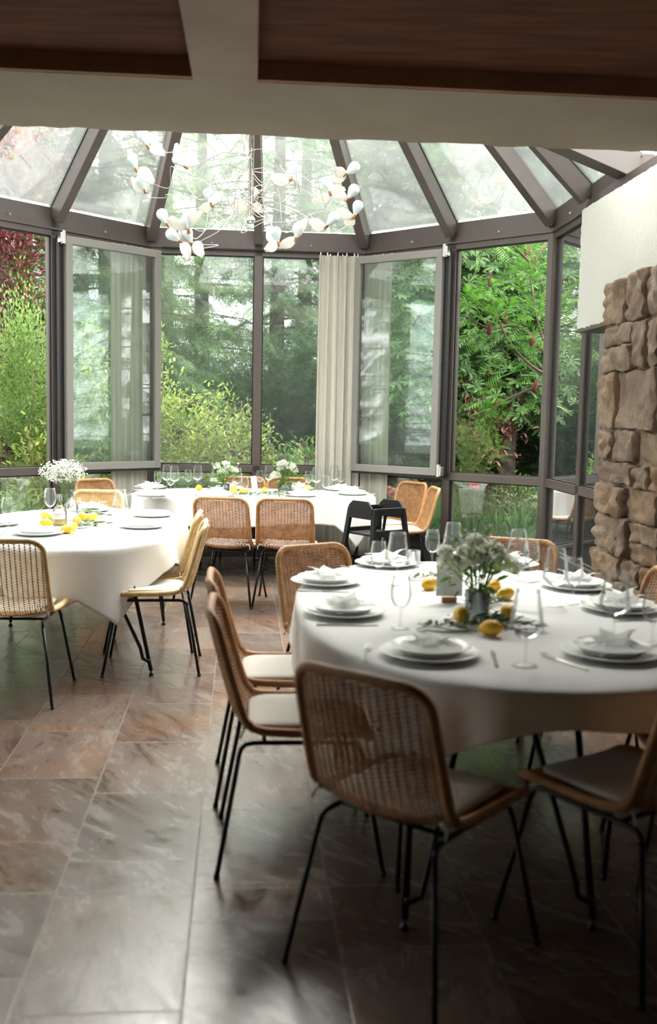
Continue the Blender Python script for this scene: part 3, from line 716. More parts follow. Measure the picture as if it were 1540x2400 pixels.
def cloth(c, a, b, e, rz, base, peaks, label, seed, fold=26, amp=.016, dents=()):
    rnd = random.Random(seed); n = 420; m = 16
    ph = [rnd.uniform(0, 6.3) for _ in range(5)]
    V = []; F = []
    def drop(th):
        d_ = base + .018 * math.sin(3 * th + ph[0]) + .01 * math.sin(7 * th + ph[1])
        for (deg, w_, h_) in peaks:
            x = abs((math.degrees(th) - deg + 180) % 360 - 180) / w_
            if x < 1: d_ += h_ * (1 - x) ** 1.05
        return d_
    edge = []
    for i in range(n):
        th = 2 * math.pi * i / n; x, y = outline(a, b, e, th); x2, y2 = outline(a, b, e, th + .01); tx, ty = x2 - x, y2 - y; l = math.hypot(tx, ty); edge.append((th, x, y, ty / l, -tx / l))
    # top: rings inwards
    for fr in (0, .35, .7, .92, .985):
        for (th, x, y, nx, ny) in edge:
            zz = .75 + (.0012 * math.sin(9 * x + ph[2]) * math.sin(8 * y + ph[3]) if 0 < fr < .95 else 0) - (.0 if fr < .98 else .001)
            V.append((x * fr, y * fr, zz))
    rings = 5
    for j in range(m):
        v = (j + 1) / m
        for (th, x, y, nx, ny) in edge:
            D = drop(th); drp = v * D
            f1 = math.sin(fold * th + ph[2] + 1.2 * math.sin(3 * th)) ; f2 = math.sin(fold * .43 * th + ph[4])
            fl_ = amp * (f1 * .6 + f2 * .9) * v ** .8 * min(1, D / .2) + .004 + .05 * v * min(D, .3)
            r = min(1, drp / .012); oy = .004 * math.sin(r * math.pi / 2)
            V.append((x * .996 + nx * (oy + fl_), y * .996 + ny * (oy + fl_), .7485 - drp))
    R = rings + m
    for j in range(R - 1):
        for i in range(n):
            k = (i + 1) % n; F.append((j * n + i, j * n + k, (j + 1) * n + k, (j + 1) * n + i))
    q = MB(); q.add(V, F); o = q.build('tablecloth', M['cloth'], smooth=True, solid=.0025)
    o.location = (c[0], c[1], 0); o.rotation_euler = (0, 0, rz)
    return tag(o, label, 'tablecloth', 'white tablecloths')
TN = ((.62, 3.93), .735, 1.235, 2.35, HA); TL = ((-1.67, 6.50), .72, 1.16, 2.3, HA); TF = ((-.70, 9.42), 1.14, .62, 2.3, HA)
make_table('dining_table', *TN, 'large oval table nearest to the viewer, hidden under its white cloth', [(-.46, -1.10, -.40, -.85), (.10, -1.12, .10, -.85), (-.30, .75, -.30, .7), (.4, .75, .4, .7)])
make_table('dining_table', *TL, 'oval table at the left with folding black legs below its cloth', [(.60, -.98, .44, -.85), (-.45, -.9, -.4, -.8), (.55, .40, .45, .5), (-.50, .35, -.45, .5)])
make_table('dining_table', *TF, 'oval table farthest away, set across the centre window', [(-.52, .10, -.5, .15), (.0, .14, .0, .2), (.9, -.30, .8, -.25), (-.9, -.3, -.8, -.25)])
cloth(*TN, .115, [(185, 40, .16), (243, 26, .12), (318, 34, .09), (150, 30, .10), (30, 40, .1)], 'white cloth with shaded front folds on the nearest oval table', 5, 23, .020)
cloth(*TL, .11, [(-59, 34, .33), (-93, 17, .27), (-14, 20, .12), (8, 14, .08), (180, 30, .2), (100, 30, .2)], 'white cloth with a long pointed corner on the left table', 6, 13, .030)
cloth(*TF, .25, [(-38, 16, .20), (200, 30, .1), (100, 30, .1), (20, 20, .1)], 'white cloth reaching low at its right on the far table', 7, 34, .012)

# ------------------------------------------------------------------ tableware
CT = .7505
def plate_mesh(name, R, h, well):
    q = MB(); pr = [(0, .004), (well, .004), (well + .012, .007), (R - .006, h - .002), (R, h), (R - .002, h + .002), (R - .01, h + .001), (well + .012, .0115), (well - .004, .008), (0, .008)]
    q.lathe([(0, 0), (well * .7, 0), (well * .72, .004)] + pr[1:], 56); return q.build(name, M['china'], smooth=True)
charger0 = plate_mesh('charger_plate', .158, .022, .105)
plate0 = plate_mesh('dinner_plate', .128, .030, .082)
def napkin_mesh(seed):
    rnd = random.Random(seed); q = MB()
    def sheet(cx, cy, ang, L_, W_, z0, lift, cur):
        c, s = math.cos(ang), math.sin(ang)
        def f(u, v):
            x = (u - .5) * L_ * (1 - .25 * v); y = (v - .5) * W_
            zz = z0 + lift * v ** 1.5 + cur * math.sin(u * 3.14) + .006 * math.sin(9 * u + seed + 4 * v)
            return Vector((cx + c * x - s * y, cy + s * x + c * y, zz))
        q.grid(f, 14, 10)
    sheet(0, 0, rnd.uniform(0, 3), .21, .19, .004, .004, .012)
    for k in range(4):     # pulled-up points
        a = k * 1.55 + rnd.uniform(-.3, .3); tip = Vector((math.cos(a) * rnd.uniform(.08, .14), math.sin(a) * rnd.uniform(.08, .14), rnd.uniform(.028, .065)))
        b1 = Vector((math.cos(a + 1.2) * .10, math.sin(a + 1.2) * .10, .010)); b2 = Vector((math.cos(a - 1.2) * .10, math.sin(a - 1.2) * .10, .010)); c0 = Vector((0, 0, .02))
        def f(u, v, tip=tip, b1=b1, b2=b2, c0=c0):
            e = b1.lerp(b2, u); top = c0.lerp(tip, 1 - abs(2 * u - 1) ** 1.3); p = e.lerp(top, v)
            p.z += .012 * math.sin(v * 3.14) + .003 * math.sin(13 * u + 5 * v); return p
        q.grid(f, 13, 9)
    return q.build('napkin', M['napkin'], smooth=True)
naps = [napkin_mesh(s) for s in (2, 5, 9)]
def glass_set(name, prof_b, prof_s):
    t = empty(name); q = MB(); q.lathe(prof_b, 36); q.build('bowl', M['wine'], t, smooth=True)
    q = MB(); q.lathe(prof_s, 28); q.build('stem', M['wine'], t, smooth=True); return t
def stemprof(h, r): return [(0, 0), (r * .6, .0), (r, .0012), (r, .0028), (r * .5, .006), (.010, .010), (.0045, .022), (.0038, h * .5), (.0042, h - .012), (.010, h)]
def bez(P, n=9): return catmull(P, n)
round0 = glass_set('wine_glass', bez([(.008, .075), (.022, .084), (.034, .105), (.038, .130), (.0355, .158), (.031, .188), (.0302, .192)], 6) + [(.0292, .192), (.0300, .186)] , stemprof(.078, .034))
tall0 = glass_set('wine_glass', bez([(.008, .085), (.030, .094), (.050, .112), (.0525, .122), (.049, .150), (.042, .195), (.036, .238)], 6) + [(.035, .238), (.036, .232)], stemprof(.088, .040))
q = MB(); q.lathe([(0, 0), (.031, 0), (.034, .003), (.037, .085), (.036, .085), (.033, .006), (0, .006)], 32); tumb0 = q.build('tumbler', M['wine'], smooth=True)
for g_ in (round0, tall0): learn(g_)
def cutlery(kind):
    t = empty(kind); q = MB()
    if kind == 'table_knife':
        q.bar((0, -.115, .0045), (0, -.01, .0045), .013, .007); q.build('handle', M['chrome'], t, bevel=.0025)
        q = MB(); q.add([(-.007, -.01, .003), (.007, -.01, .003), (.009, .06, .003), (.004, .105, .003), (-.006, .11, .003), (-.008, .05, .003)] + [(-.005, -.01, .0055), (.005, -.01, .0055), (.008, .06, .0042), (.003, .10, .0042), (-.006, .105, .0045), (-.008, .05, .0055)], [(0, 5, 4, 3, 2, 1), (6, 7, 8, 9, 10, 11)] + [(i, (i + 1) % 6, (i + 1) % 6 + 6, i + 6) for i in range(6)]); q.build('blade', M['chrome'], t)
    else:
        q.bar((0, -.11, .004), (0, .03, .005), .009, .004); q.build('handle', M['chrome'], t, bevel=.0015)
        q = MB(); q.bar((0, .03, .005), (0, .055, .006), .022, .003)
        for k in range(4): q.bar((-.0085 + k * .00567, .055, .006), (-.0085 + k * .00567, .098, .010), .0032, .003)
        q.build('tines', M['chrome'], t, bevel=.001)
    return learn(t)
knife0, fork0 = cutlery('table_knife'), cutlery('table_fork')
used = {}
def put(src, loc, rz, label, cat, group, sc_=1.0):
    if src.name not in used:
        used[src.name] = 1; src.location = loc; src.rotation_euler = (0, 0, rz); src.scale = (sc_,) * 3; return tag(src, label, cat, group)
    o = dup(src, loc, rz, label, group, sc_); o['category'] = cat; return o
nrnd = random.Random(5)
def setting(p, face, where, grp, big=1.0, cut=True, nap=True):
    """face: angle the sitter looks along"""
    x, y = p.x, p.y
    put(charger0, (x, y, CT), face, 'wide white charger plate ' + where, 'plate', 'charger plates on the ' + grp, big)
    put(plate0, (x, y, CT + .0085 * big), face, 'white rimmed dinner plate ' + where + ', on its charger', 'plate', 'dinner plates on the ' + grp, big)
    if nap:
        k = nrnd.randrange(3); put(naps[k], (x, y, CT + .030 * big), nrnd.uniform(0, 6), 'crumpled folded white napkin ' + where, 'napkin', 'napkins on the ' + grp, big)
    if cut:
        rx, ry = math.cos(face), math.sin(face)
        put(knife0, (x + rx * .20, y + ry * .20, CT), face, 'steel table knife right of the plate ' + where, 'knife', 'knives on the ' + grp)
        put(fork0, (x - rx * .20, y - ry * .20, CT), face, 'steel table fork left of the plate ' + where, 'fork', 'forks on the ' + grp)
NT, LT, FT = 'nearest table', 'left table', 'far table'
for px, py, fc, wh in (
 (1008, 1528, -.1, 'at front left of nearest table'), (1432, 1528, .5, 'at front right of nearest table'),
 (806, 1432, -1.5, 'at left side of nearest table, front one'), (764, 1362, -1.6, 'at left edge of nearest table'),
 (905, 1320, -2.4, 'at far left curve of nearest table'), (1190, 1322, 2.8, 'behind the flowers of nearest table'),
 (1350, 1372, 2.0, 'below the stone pillar on nearest table'), (1455, 1424, 1.6, 'at right side of nearest table')):
    setting(at(px, py, .765), fc, wh, NT)
for px, py, fc, wh, nap in (
 (88, 1248, 0.1, 'above the see-through chair on left table', 0), (332, 1232, 1.6, 'at right side of left table, front one', 0), (356, 1206, 1.6, 'at right side of left table, rear one', 0),
 (212, 1194, 3.1, 'at far end of left table', 1), (-8, 1226, -1.6, 'at left frame edge on left table', 0)):
    setting(at(px, py, .765), fc, wh, LT, 1.0, wh.startswith('above') or wh.endswith('front one'), nap)
for px, py, fc, wh in (
 (352, 1160, -.8, 'at left end of far table'), (352, 1142, -1.6, 'at left end of far table, rear one'), (512, 1160, .1, 'above left chair back on far table'), (706, 1160, .1, 'above right chair back on far table'),
 (826, 1156, .8, 'at right end of far table, front one'), (800, 1147, 1.5, 'at right end of far table, rear one'), (535, 1145, 3.1, 'at window side of far table, behind left flowers'), (700, 1145, 3.1, 'at window side of far table, behind right flowers')):
    setting(at(px, py, .765), fc, wh, FT)
def gl(src, px, py, wh, grp, s=1.0):
    p = at(px, py, .75); put(src, (p.x, p.y, CT), 0, wh, 'glass', 'drinking glasses on the ' + grp, s)
gl(tall0, 1231, 1562, 'tall tapered wine glass between the two front plates, nearest of all', NT)
gl(round0, 938, 1475, 'round wine glass beside the left front plates of nearest table', NT)
gl(tall0, 930, 1372, 'tall tapered wine glass in front of the high chair', NT)
gl(round0, 886, 1368, 'round wine glass left of the tall glass before the high chair', NT)
gl(tumb0, 968, 1330, 'low tumbler left of the number card', NT)
gl(round0, 1012, 1330, 'round wine glass behind the top of the number card', NT)
gl(tall0, 1060, 1338, 'tall tapered wine glass behind the white flowers', NT)
gl(tall0, 1212, 1360, 'tall tapered wine glass right of the flowers, before the window corner', NT)
gl(round0, 1243, 1365, 'round wine glass right of the flowers, before the chair back', NT)
gl(tall0, 1299, 1422, 'tall tapered wine glass before the chair corner, right of centre', NT)
gl(round0, 1342, 1416, 'round wine glass just left of the stone pillar', NT)
gl(tall0, 1437, 1500, 'tall tapered wine glass in front of the stone pillar base', NT)
gl(round0, 1528, 1512, 'round wine glass at the right frame edge', NT)
gl(round0, 18, 1237, 'round wine glass at the left frame edge', LT)
gl(round0, 118, 1216, 'tall-standing round glass left of the bottles under the gypsophila', LT, 1.1)
gl(tall0, 282, 1232, 'tall wine glass right on left table, before the curtain foot', LT)
gl(round0, 300, 1222, 'round wine glass behind the plates at right of left table', LT)
gl(round0, 178, 1236, 'round wine glass in front of the flower bottle', LT)
for i, (k, px, py, wh) in enumerate((
 (0, 370, 1152, 'leftmost round wine glass of far table'), (1, 391, 1147, 'leftmost tall wine glass of far table'), (1, 409, 1150, 'second tall wine glass from left on far table'),
 (0, 400, 1157, 'round wine glass before the two left tall ones, far table'), (0, 441, 1147, 'round wine glass left of the left flowers, far table'), (1, 463, 1146, 'tall wine glass nearest left of the left flowers, far table'),
 (1, 556, 1156, 'tall wine glass right of left flowers, far table'), (0, 573, 1166, 'round wine glass in front of the lemons, far table'), (0, 609, 1147, 'round wine glass before the centre mullion, far table'),
 (1, 630, 1146, 'tall wine glass left of the right flowers, far table'), (0, 722, 1150, 'round wine glass right of the right flowers, far table'), (1, 741, 1152, 'tall wine glass at the curtain edge, far table'),
 (0, 763, 1163, 'round wine glass lowest before the curtain, far table'), (1, 783, 1147, 'tall wine glass before the curtain, far table'), (0, 799, 1147, 'rightmost round wine glass of far table'))):
    gl((round0, tall0)[k], px, py, wh, FT)

# lemons
def lemon():
    t = empty('lemon'); q = MB(); pr = []
    for i in range(19):
        a = -math.pi / 2 + math.pi * i / 18; x = .043 * math.sin(a); r = .031 * math.cos(a) ** .9 if math.cos(a) > 0 else 0
        x += .006 * (abs(math.sin(a)) ** 14) * (1 if a > 0 else -1) * 1.2; pr.append((max(r, .0008), x))
    q.lathe(pr, 28); o = q.build('peel', M['lemon'], t, smooth=True); o.rotation_euler = (0, math.radians(82), 0); o.location = (0, 0, .032)
    q = MB(); q.ball((-.0475, 0, .027), .005, 8, 6); q.build('tip', M['lemonend'], t, smooth=True)
    return learn(t)
lem0 = lemon(); lr = random.Random(8)
for px, py, wh, g_ in (
 (1080, 1458, 'left one of two lemons in front of the vase', NT), (1150, 1492, 'lemon lying nearest to the viewer, right of the other', NT), (1006, 1384, 'lemon half hidden behind the number card', NT),
 (1157, 1388, 'lemon behind the glass vase on nearest table', NT), (1184, 1408, 'lemon right behind the glass vase, turned upright', NT), (1190, 1452, 'lemon under leaves right of the vase', NT),
 (157, 1252, 'front lemon before the bottles on left table', LT), (170, 1246, 'lemon tucked behind the front lemon of left table', LT), (108, 1236, 'leftmost low lemon on left table', LT), (130, 1224, 'lemon at the label bottle foot', LT), (108, 1219, 'lemon under leaves left of the label bottle', LT),
 (195, 1221, 'lemon between the bottle and the rightmost lemon, left table', LT), (218, 1221, 'rightmost lemon on left table', LT), (180, 1230, 'small lemon behind the round glass on left table', LT),
 (545, 1160, 'front lemon at left of far table centre', FT), (548, 1152, 'lemon stacked behind the front left one on far table', FT), (571, 1158, 'lemon behind the round glass foot, far table', FT), (620, 1156, 'lemon right of the white card, far table', FT), (718, 1152, 'lemon behind the right plates of far table', FT), (466, 1150, 'lemon left of the left vase, far table', FT)):
    p = at(px, py, .75); o = put(lem0, (p.x, p.y, CT), lr.uniform(0, 6), 'yellow ' + wh, 'lemon', 'lemons on the ' + g_, .92)

# ------------------------------------------------------------------ leaf scattering tools
def rots(nrm, roll, rng):      # matrices whose z = nrm, x turned by roll
    z = nrm / np.linalg.norm(nrm, axis=1, keepdims=True); ref = np.where(np.abs(z[:, 2:3]) < .9, np.array([[0, 0, 1.]]), np.array([[1., 0, 0]]))
    x = np.cross(ref, z); x /= np.linalg.norm(x, axis=1, keepdims=True); y = np.cross(z, x)
    c, s = np.cos(roll)[:, None], np.sin(roll)[:, None]; X = x * c + y * s; Y = np.cross(z, X)
    return np.stack([X, Y, z], axis=2)
def frames(d, up, rng, jit=.3):   # x = direction d, z close to up
    x = d / np.linalg.norm(d, axis=1, keepdims=True); u = up + rng.normal(0, jit, d.shape); y = np.cross(u, x); y /= np.linalg.norm(y, axis=1, keepdims=True) + 1e-9; z = np.cross(x, y)
    return np.stack([x, y, z], axis=2)
def scatter(tv, tf, pos, R, sc_):
    tv = np.asarray(tv, float); tf = np.asarray(tf); n = len(pos)
    V = np.einsum('nij,kj->nki', R, tv) * sc_[:, None, None] + pos[:, None, :]
    F = tf[None] + (np.arange(n) * len(tv))[:, None, None]
    return V.reshape(-1, 3), F.reshape(-1, tf.shape[1])
def merge(parts):
    Vs, Fs, o = [], [], 0
    for V, F in parts: Vs.append(V); Fs.append(F + o); o += len(V)
    return np.concatenate(Vs), np.concatenate(Fs)
LEAF = ([(0, 0, 0), (.3, .2, .05), (.7, .19, .04), (1, 0, -.05), (.7, -.19, .04), (.3, -.2, .05), (.5, 0, -.02)], [(0, 6, 2, 1), (6, 3, 2, 2), (0, 5, 4, 6), (6, 4, 4, 3)])
LEAF = ([(0, 0, 0), (.35, .22, .06), (1, 0, -.06), (.35, -.22, .06)], [(0, 3, 2, 1)])
LEAF2 = ([(0, 0, 0), (.25, .17, .05), (.65, .17, .04), (1, 0, -.05), (.65, -.17, .04), (.25, -.17, .05)], [(0, 5, 4, 3), (0, 3, 2, 1)])
def fern(nl, w_, narrow):     # flat spray of slender leaflets along a stalk
    V = [(0, -.01, 0), (1, 0, -.08), (0, .01, 0), (0, .011, 0)]; F = [(0, 1, 2, 3)]
    for i in range(nl):
        x = .1 + .88 * i / nl; l = w_ * math.sin(.35 + 2.5 * (i / nl)) 
        for s in (-1, 1):
            b = len(V); k = narrow; V += [(x, 0, -.08 * x * x), (x + l * .35, s * l * .45 - k * .5 * s, -.08 * x * x), (x + l * .75, s * l, -.12 * x * x - .03), (x + l * .45 + k, s * l * .45 + k * .5 * s, -.08 * x * x)]; F.append((b, b + 1, b + 2, b + 3))
    return V, F
def palmate(nl=6, r=1.0):
    V, F = [], []
    for i in range(nl):
        a = math.radians(-105 + 210 * i / (nl - 1)); l = r * (1 - .35 * abs(i - (nl - 1) / 2) / nl * 2); c, s = math.cos(a), math.sin(a); b = len(V)
        for x, y, z in ((0, 0, 0), (.55, .13, .04), (.8, .13, .0), (1, 0, -.12), (.8, -.13, 0), (.55, -.13, .04)): V.append((l * (x * c - y * s), l * (x * s + y * c), z * l))
        F += [(b, b + 5, b + 4, b + 3), (b, b + 3, b + 2, b + 1)]
    return V, F
CON = fern(6, .34, .034); PIN = fern(11, .36, .05); PAL = palmate()
leafm = dict(
 con=leafmat('conifer_green', (.045, .10, .035), (.15, .26, .07), .35), con2=leafmat('grey_green_conifer', (.07, .14, .07), (.20, .31, .14), .4), dark=leafmat('dark_evergreen', (.012, .03, .014), (.045, .09, .03), .2),
 lime=leafmat('lime_green_leaf', (.15, .24, .04), (.34, .42, .11), .4, c3=(.55, .50, .16)), mid=leafmat('mid_green_leaf', (.07, .17, .03), (.20, .34, .07), .4),
 fresh=leafmat('fresh_green_leaf', (.09, .17, .045), (.22, .32, .09), .4), red=leafmat('wine_red_leaf', (.07, .012, .018), (.22, .045, .05), .3, c3=(.32, .20, .16)),
 sumac=leafmat('sumac_green', (.035, .12, .018), (.13, .30, .04), .4), chest=leafmat('chestnut_green', (.055, .13, .045), (.19, .31, .11), .4), grass=leafmat('grass_blade', (.10, .22, .04), (.30, .44, .10), .35), grassd=leafmat('deep_grass_blade', (.03, .11, .02), (.12, .27, .05), .3),
 pink=leafmat('pink_blossom', (.55, .20, .16), (.75, .38, .32), .3), purple=leafmat('purple_head', (.13, .05, .08), (.30, .14, .18), .2), brown=leafmat('brown_seed_whorl', (.07, .04, .02), (.16, .10, .04), .1), redfl=leafmat('coral_flower', (.75, .06, .07), (.85, .2, .15), .2), pale=leafmat('pale_seed_head', (.35, .38, .2), (.6, .6, .42), .3))
def conifer(name, h, r, seed, m_, trunk_r=.16, low=.08, dens=1.0):
    rng = np.random.default_rng(seed); t = empty(name)
    q = MB(); q.tube([(0, 0, -.2), (.03, .02, h * .5), (0, 0, h)], [trunk_r, trunk_r * .6, .01], 10); q.build('trunk', M['bark'], t, smooth=True)
    P, D, S = [], [], []; nb = int(34 * h * dens); bt = MB()
    for i in range(nb):
        zf = low + (1 - low) * ((i + rng.random()) / nb); z = h * zf; L_ = r * (1 - zf) ** .75 * rng.uniform(.6, 1.1) + .25; a = rng.uniform(0, 6.283); m = max(6, int(L_ * 26 * dens))
        d = np.array([math.cos(a), math.sin(a)]); droop = rng.uniform(.12, .38)
        ts = rng.random(m) ** .7; x = ts * L_; zz = z + .12 * x - droop * x * x / max(L_, .6); pos = np.stack([d[0] * x, d[1] * x, zz], 1); side = rng.normal(0, .9, m); ang = a + side
        dirs = np.stack([np.cos(ang), np.sin(ang), -.25 - droop - rng.random(m) * .7], 1)
        P.append(pos); D.append(dirs); S.append(rng.uniform(.16, .40, m) * (1.15 - .4 * ts))
        if i % 3 == 0: bt.tube([(0, 0, z), (d[0] * L_ * .5, d[1] * L_ * .5, z + .06 * L_ - droop * L_ * .25), (d[0] * L_, d[1] * L_, z + .12 * L_ - droop * L_)], [.02, .012, .004], 4)
    P = np.concatenate(P); D = np.concatenate(D); S = np.concatenate(S); R = frames(D, np.tile([0, 0, 1.], (len(P), 1)), rng, .35)
    V, F = scatter(*CON, P, R, S); np_mesh('foliage', V, F, m_, t); bt.build('branch', M['bark'], t); return t
def shrub(name, h, r, seed, m_, tpl=LEAF2, size=(.05, .10), n=6000, shape='ball', stems=7, zlow=.1, stem_m=None, wild=1.0):
    rng = np.random.default_rng(seed); t = empty(name); P = []; D = []
    bt = MB(); tips = []
    for i in range(stems):
        a = rng.uniform(0, 6.283); lean = rng.uniform(.1, 1.0) * r; hh = h * rng.uniform(.6, 1.0); pts = [Vector((math.cos(a) * lean * k ** 1.3, math.sin(a) * lean * k ** 1.3, hh * (k ** .85) - .1 * (1 - k))) for k in np.linspace(0, 1, 7)]
        bt.tube(pts, [.014 - .0017 * j for j in range(7)], 5); tips.append(pts)
    bt.build('stem', stem_m or M['twig'], t, smooth=True)
    k = n
    cl = rng.integers(0, 46, k); cc = rng.normal(0, 1, (46, 3)); cc /= np.linalg.norm(cc, axis=1, keepdims=True); cc *= (rng.random((46, 1)) ** .4)
    P = cc[cl] * np.array([r * .85, r * .85, h * .44]) + rng.normal(0, 1, (k, 3)) * np.array([r, r, h * .5]) * .17 * wild + np.array([0, 0, h * (.5 + zlow * .3)])
    P[:, 2] = np.clip(P[:, 2], zlow * h * .3, None)
    D = P - np.array([0, 0, h * .35]) + rng.normal(0, r * .5, (k, 3)); D[:, 2] *= .5
    R = frames(D, np.tile([0, 0, 1.], (k, 1)), rng, .5); V, F = scatter(*tpl, P, R, rng.uniform(*size, k)); np_mesh('foliage', V, F, m_, t); return t
def spray_branch(name, paths, seed, m_, tpl, size, per, stem_m, jit=.05, rad=.012, outw=.5):   # branches along given paths, leaves on them
    rng = np.random.default_rng(seed); t = empty(name, paths[0][0]); o = Vector(paths[0][0]); bt = MB(); P, D = [], []
    for pa in paths:
        pts = [Vector(x) - o for x in catmull([tuple(p) for p in pa], 6)]; k = len(pts); bt.tube(pts, [rad * (1 - .75 * i / (k - 1)) for i in range(k)], 6)
        for _ in range(per):
            f = rng.random() ** .8 * (k - 1); i = min(int(f), k - 2); p = pts[i].lerp(pts[i + 1], f - i); dd = (pts[i + 1] - pts[i]).normalized()
            P.append(np.array(p) + rng.normal(0, jit, 3)); D.append(np.array(dd) * .6 + rng.normal(0, outw, 3) + np.array([0, 0, -.05]))
    bt.build('branch', stem_m, t, smooth=True); P = np.array(P); D = np.array(D); R = frames(D, np.tile([0, 0, 1.], (len(P), 1)), rng, .35)
    V, F = scatter(*tpl, P, R, rng.uniform(*size, len(P))); np_mesh('foliage', V, F, m_, t); return t
def blades(V_, F_, cx, cy, n, h, spread, rng, wd=.012, z0=-.1, droop=1.0):
    for i in range(n):
        a = rng.uniform(0, 6.283); r0 = rng.uniform(0, spread * .3); l = h * rng.uniform(.55, 1.1); w2 = wd * rng.uniform(.6, 1.3); bx, by = cx + r0 * math.cos(a), cy + r0 * math.sin(a)
        out = rng.uniform(.1, 1) * spread; px_, py_ = -math.sin(a), math.cos(a); b = len(V_)
        for k in range(6):
            t_ = k / 5; x = bx + math.cos(a) * out * t_ ** 1.6; y = by + math.sin(a) * out * t_ ** 1.6; z = z0 + l * (t_ - droop * .45 * (out / spread) * t_ ** 3); ww = w2 * (1 - t_ ** 2) + .0008
            V_ += [(x - px_ * ww, y - py_ * ww, z), (x + px_ * ww, y + py_ * ww, z)]
        for k in range(5): c_ = b + 2 * k; F_.append((c_, c_ + 1, c_ + 3, c_ + 2))
def grass_clump(name, h, spread, n, seed, m_, wd=.012, droop=1.0):
    rng = np.random.default_rng(seed); V_, F_ = [], []; blades(V_, F_, 0, 0, n, h, spread, rng, wd, 0, droop); return np_mesh(name, V_, F_, m_)
def XY(px, Y): return ((px - 770) / FPX * Y * 1.0, Y, -.14)

# ------------------------------------------------------------------ garden
GT = 'trees beyond the garden'
srcs = [learn(conifer('conifer_tree', 11.5, 2.6, 1, leafm['con2'], .17, .12, .95)), learn(conifer('conifer_tree', 10.5, 2.9, 2, leafm['con'], .18, .04, .85)), learn(conifer('conifer_tree', 9, 2.4, 3, leafm['con'], .13, .02, 1.0))]
trees = [(0, 640, 17.5, 0, 1.0, 'tall pale conifer with visible trunk left of the centre mullion'), (0, 705, 19.5, 1.0, 1.05, 'tall pale conifer with dark trunk behind the right centre pane'),
 (1, 470, 18.0, 2.0, 1.0, 'conifer with drooping branches behind the left centre pane'), (1, 385, 21.0, .4, 1.1, 'distant conifer behind the post between left and centre windows'),
 (1, 250, 15.5, 1.7, 1.0, 'dark drooping conifer seen through the opened left sash'), (2, 190, 14.5, 5.0, 1.0, 'dense conifer left of the left curtain'), (1, 60, 16.5, 3.0, 1.1, 'dense conifer behind the wine-red tree'), (2, -60, 14.0, 4.0, 1.2, 'conifer at the outer left frame edge'),
 (0, 820, 22.0, 2.6, 1.0, 'distant conifer hidden mostly by the free-hanging curtain'), (1, 900, 19.0, .9, .95, 'conifer showing above the right opened sash'), (2, 1010, 21.0, 2.2, 1.1, 'conifer behind the chestnut leaves'), (1, 1130, 23.0, 3.7, 1.1, 'distant conifer seen in the right roof panes'),
 (2, 1300, 18.5, 1.2, 1.1, 'dense conifer behind the sumac'), (2, 1700, 15.5, .5, 1.05, 'conifer behind the narrow side window'), (1, 2050, 13.0, .5, 1.0, 'conifer outside right of the stone pillar'),
 (1, 2900, 8.5, .3, .9, 'conifer outside the right side of the glass house'), (1, 2500, 11.5, 1.3, .9, 'conifer outside right, reflected in the left sash'), (1, -1800, 9.0, 2.3, .9, 'conifer outside the left side of the glass house'), (2, -2300, 6.5, 2.3, .9, 'conifer outside left beside the room'), (2, -1000, 12, 1.1, 1.0, 'conifer outside left behind the shrubs')]
first = set()
for k, px, Y, rz, s, lb in trees:
    s0 = srcs[k]
    if k not in first: first.add(k); s0.location = XY(px, Y); s0.rotation_euler = (0, 0, rz); s0.scale = (s,) * 3; tag(s0, lb, 'tree', GT)
    else: o = dup(s0, XY(px, Y), rz, lb, GT, s); o['category'] = 'tree'
sh = learn(shrub('evergreen_shrub', 2.7, 1.15, 21, leafm['con'], CON, (.14, .30), 5200, stems=5, wild=1.2)); shd = learn(shrub('evergreen_shrub', 2.3, 1.2, 22, leafm['dark'], CON, (.14, .30), 5200, stems=5, wild=1.2))
for i, (s0, px, Y, rz, s, lb) in enumerate((
 (shd, 640, 15.0, 0, 1.0, 'dark evergreen shrub behind the centre mullion'), (sh, 560, 15.6, 1, 1.0, 'green feathery shrub behind the dried flower stalks'), (shd, 720, 15.5, 2, 1.1, 'dark evergreen shrub left of the free-hanging curtain'),
 (sh, 440, 15.2, 3, 1.0, 'green feathery shrub behind the yellow-green bush'), (shd, 330, 14.6, 4, 1.1, 'dark evergreen shrub behind the left curtain'), (shd, 220, 13.6, 5, 1.1, 'dark evergreen shrub in the left sash view'),
 (sh, 70, 13.8, 2.2, 1.15, 'green feathery shrub below the wine-red tree'), (shd, 880, 15, .3, 1.2, 'dark evergreen shrub behind the right curtain'), (shd, 1010, 16.5, 1.3, 1.2, 'dark evergreen shrub behind the right sash'),
 (shd, 1130, 17.5, 2.3, 1.3, 'dark evergreen shrub behind the pink blossom'), (shd, 1260, 15.0, 3.3, 1.35, 'dark evergreen shrub right of the chestnut trunk'), (shd, 1190, 14.8, 4.9, 1.2, 'dark evergreen shrub right behind the chestnut trunk'), (shd, 1590, 13.2, 4.3, 1.0, 'dark evergreen shrub outside the narrow side window'),
 (sh, 1440, 11.3, 1.9, .5, 'lit feathery shrub outside the narrow side window'), (shd, 1680, 10.5, .9, 1.0, 'dark evergreen shrub outside beside the pillar'))):
    if s0.name not in used: used[s0.name] = 1; s0.location = XY(px, Y); s0.rotation_euler = (0, 0, rz); s0.scale = (s,) * 3; tag(s0, lb, 'shrub', 'evergreen shrubs along the garden edge')
    else: o = dup(s0, XY(px, Y), rz, lb, 'evergreen shrubs along the garden edge', s); o['category'] = 'shrub'
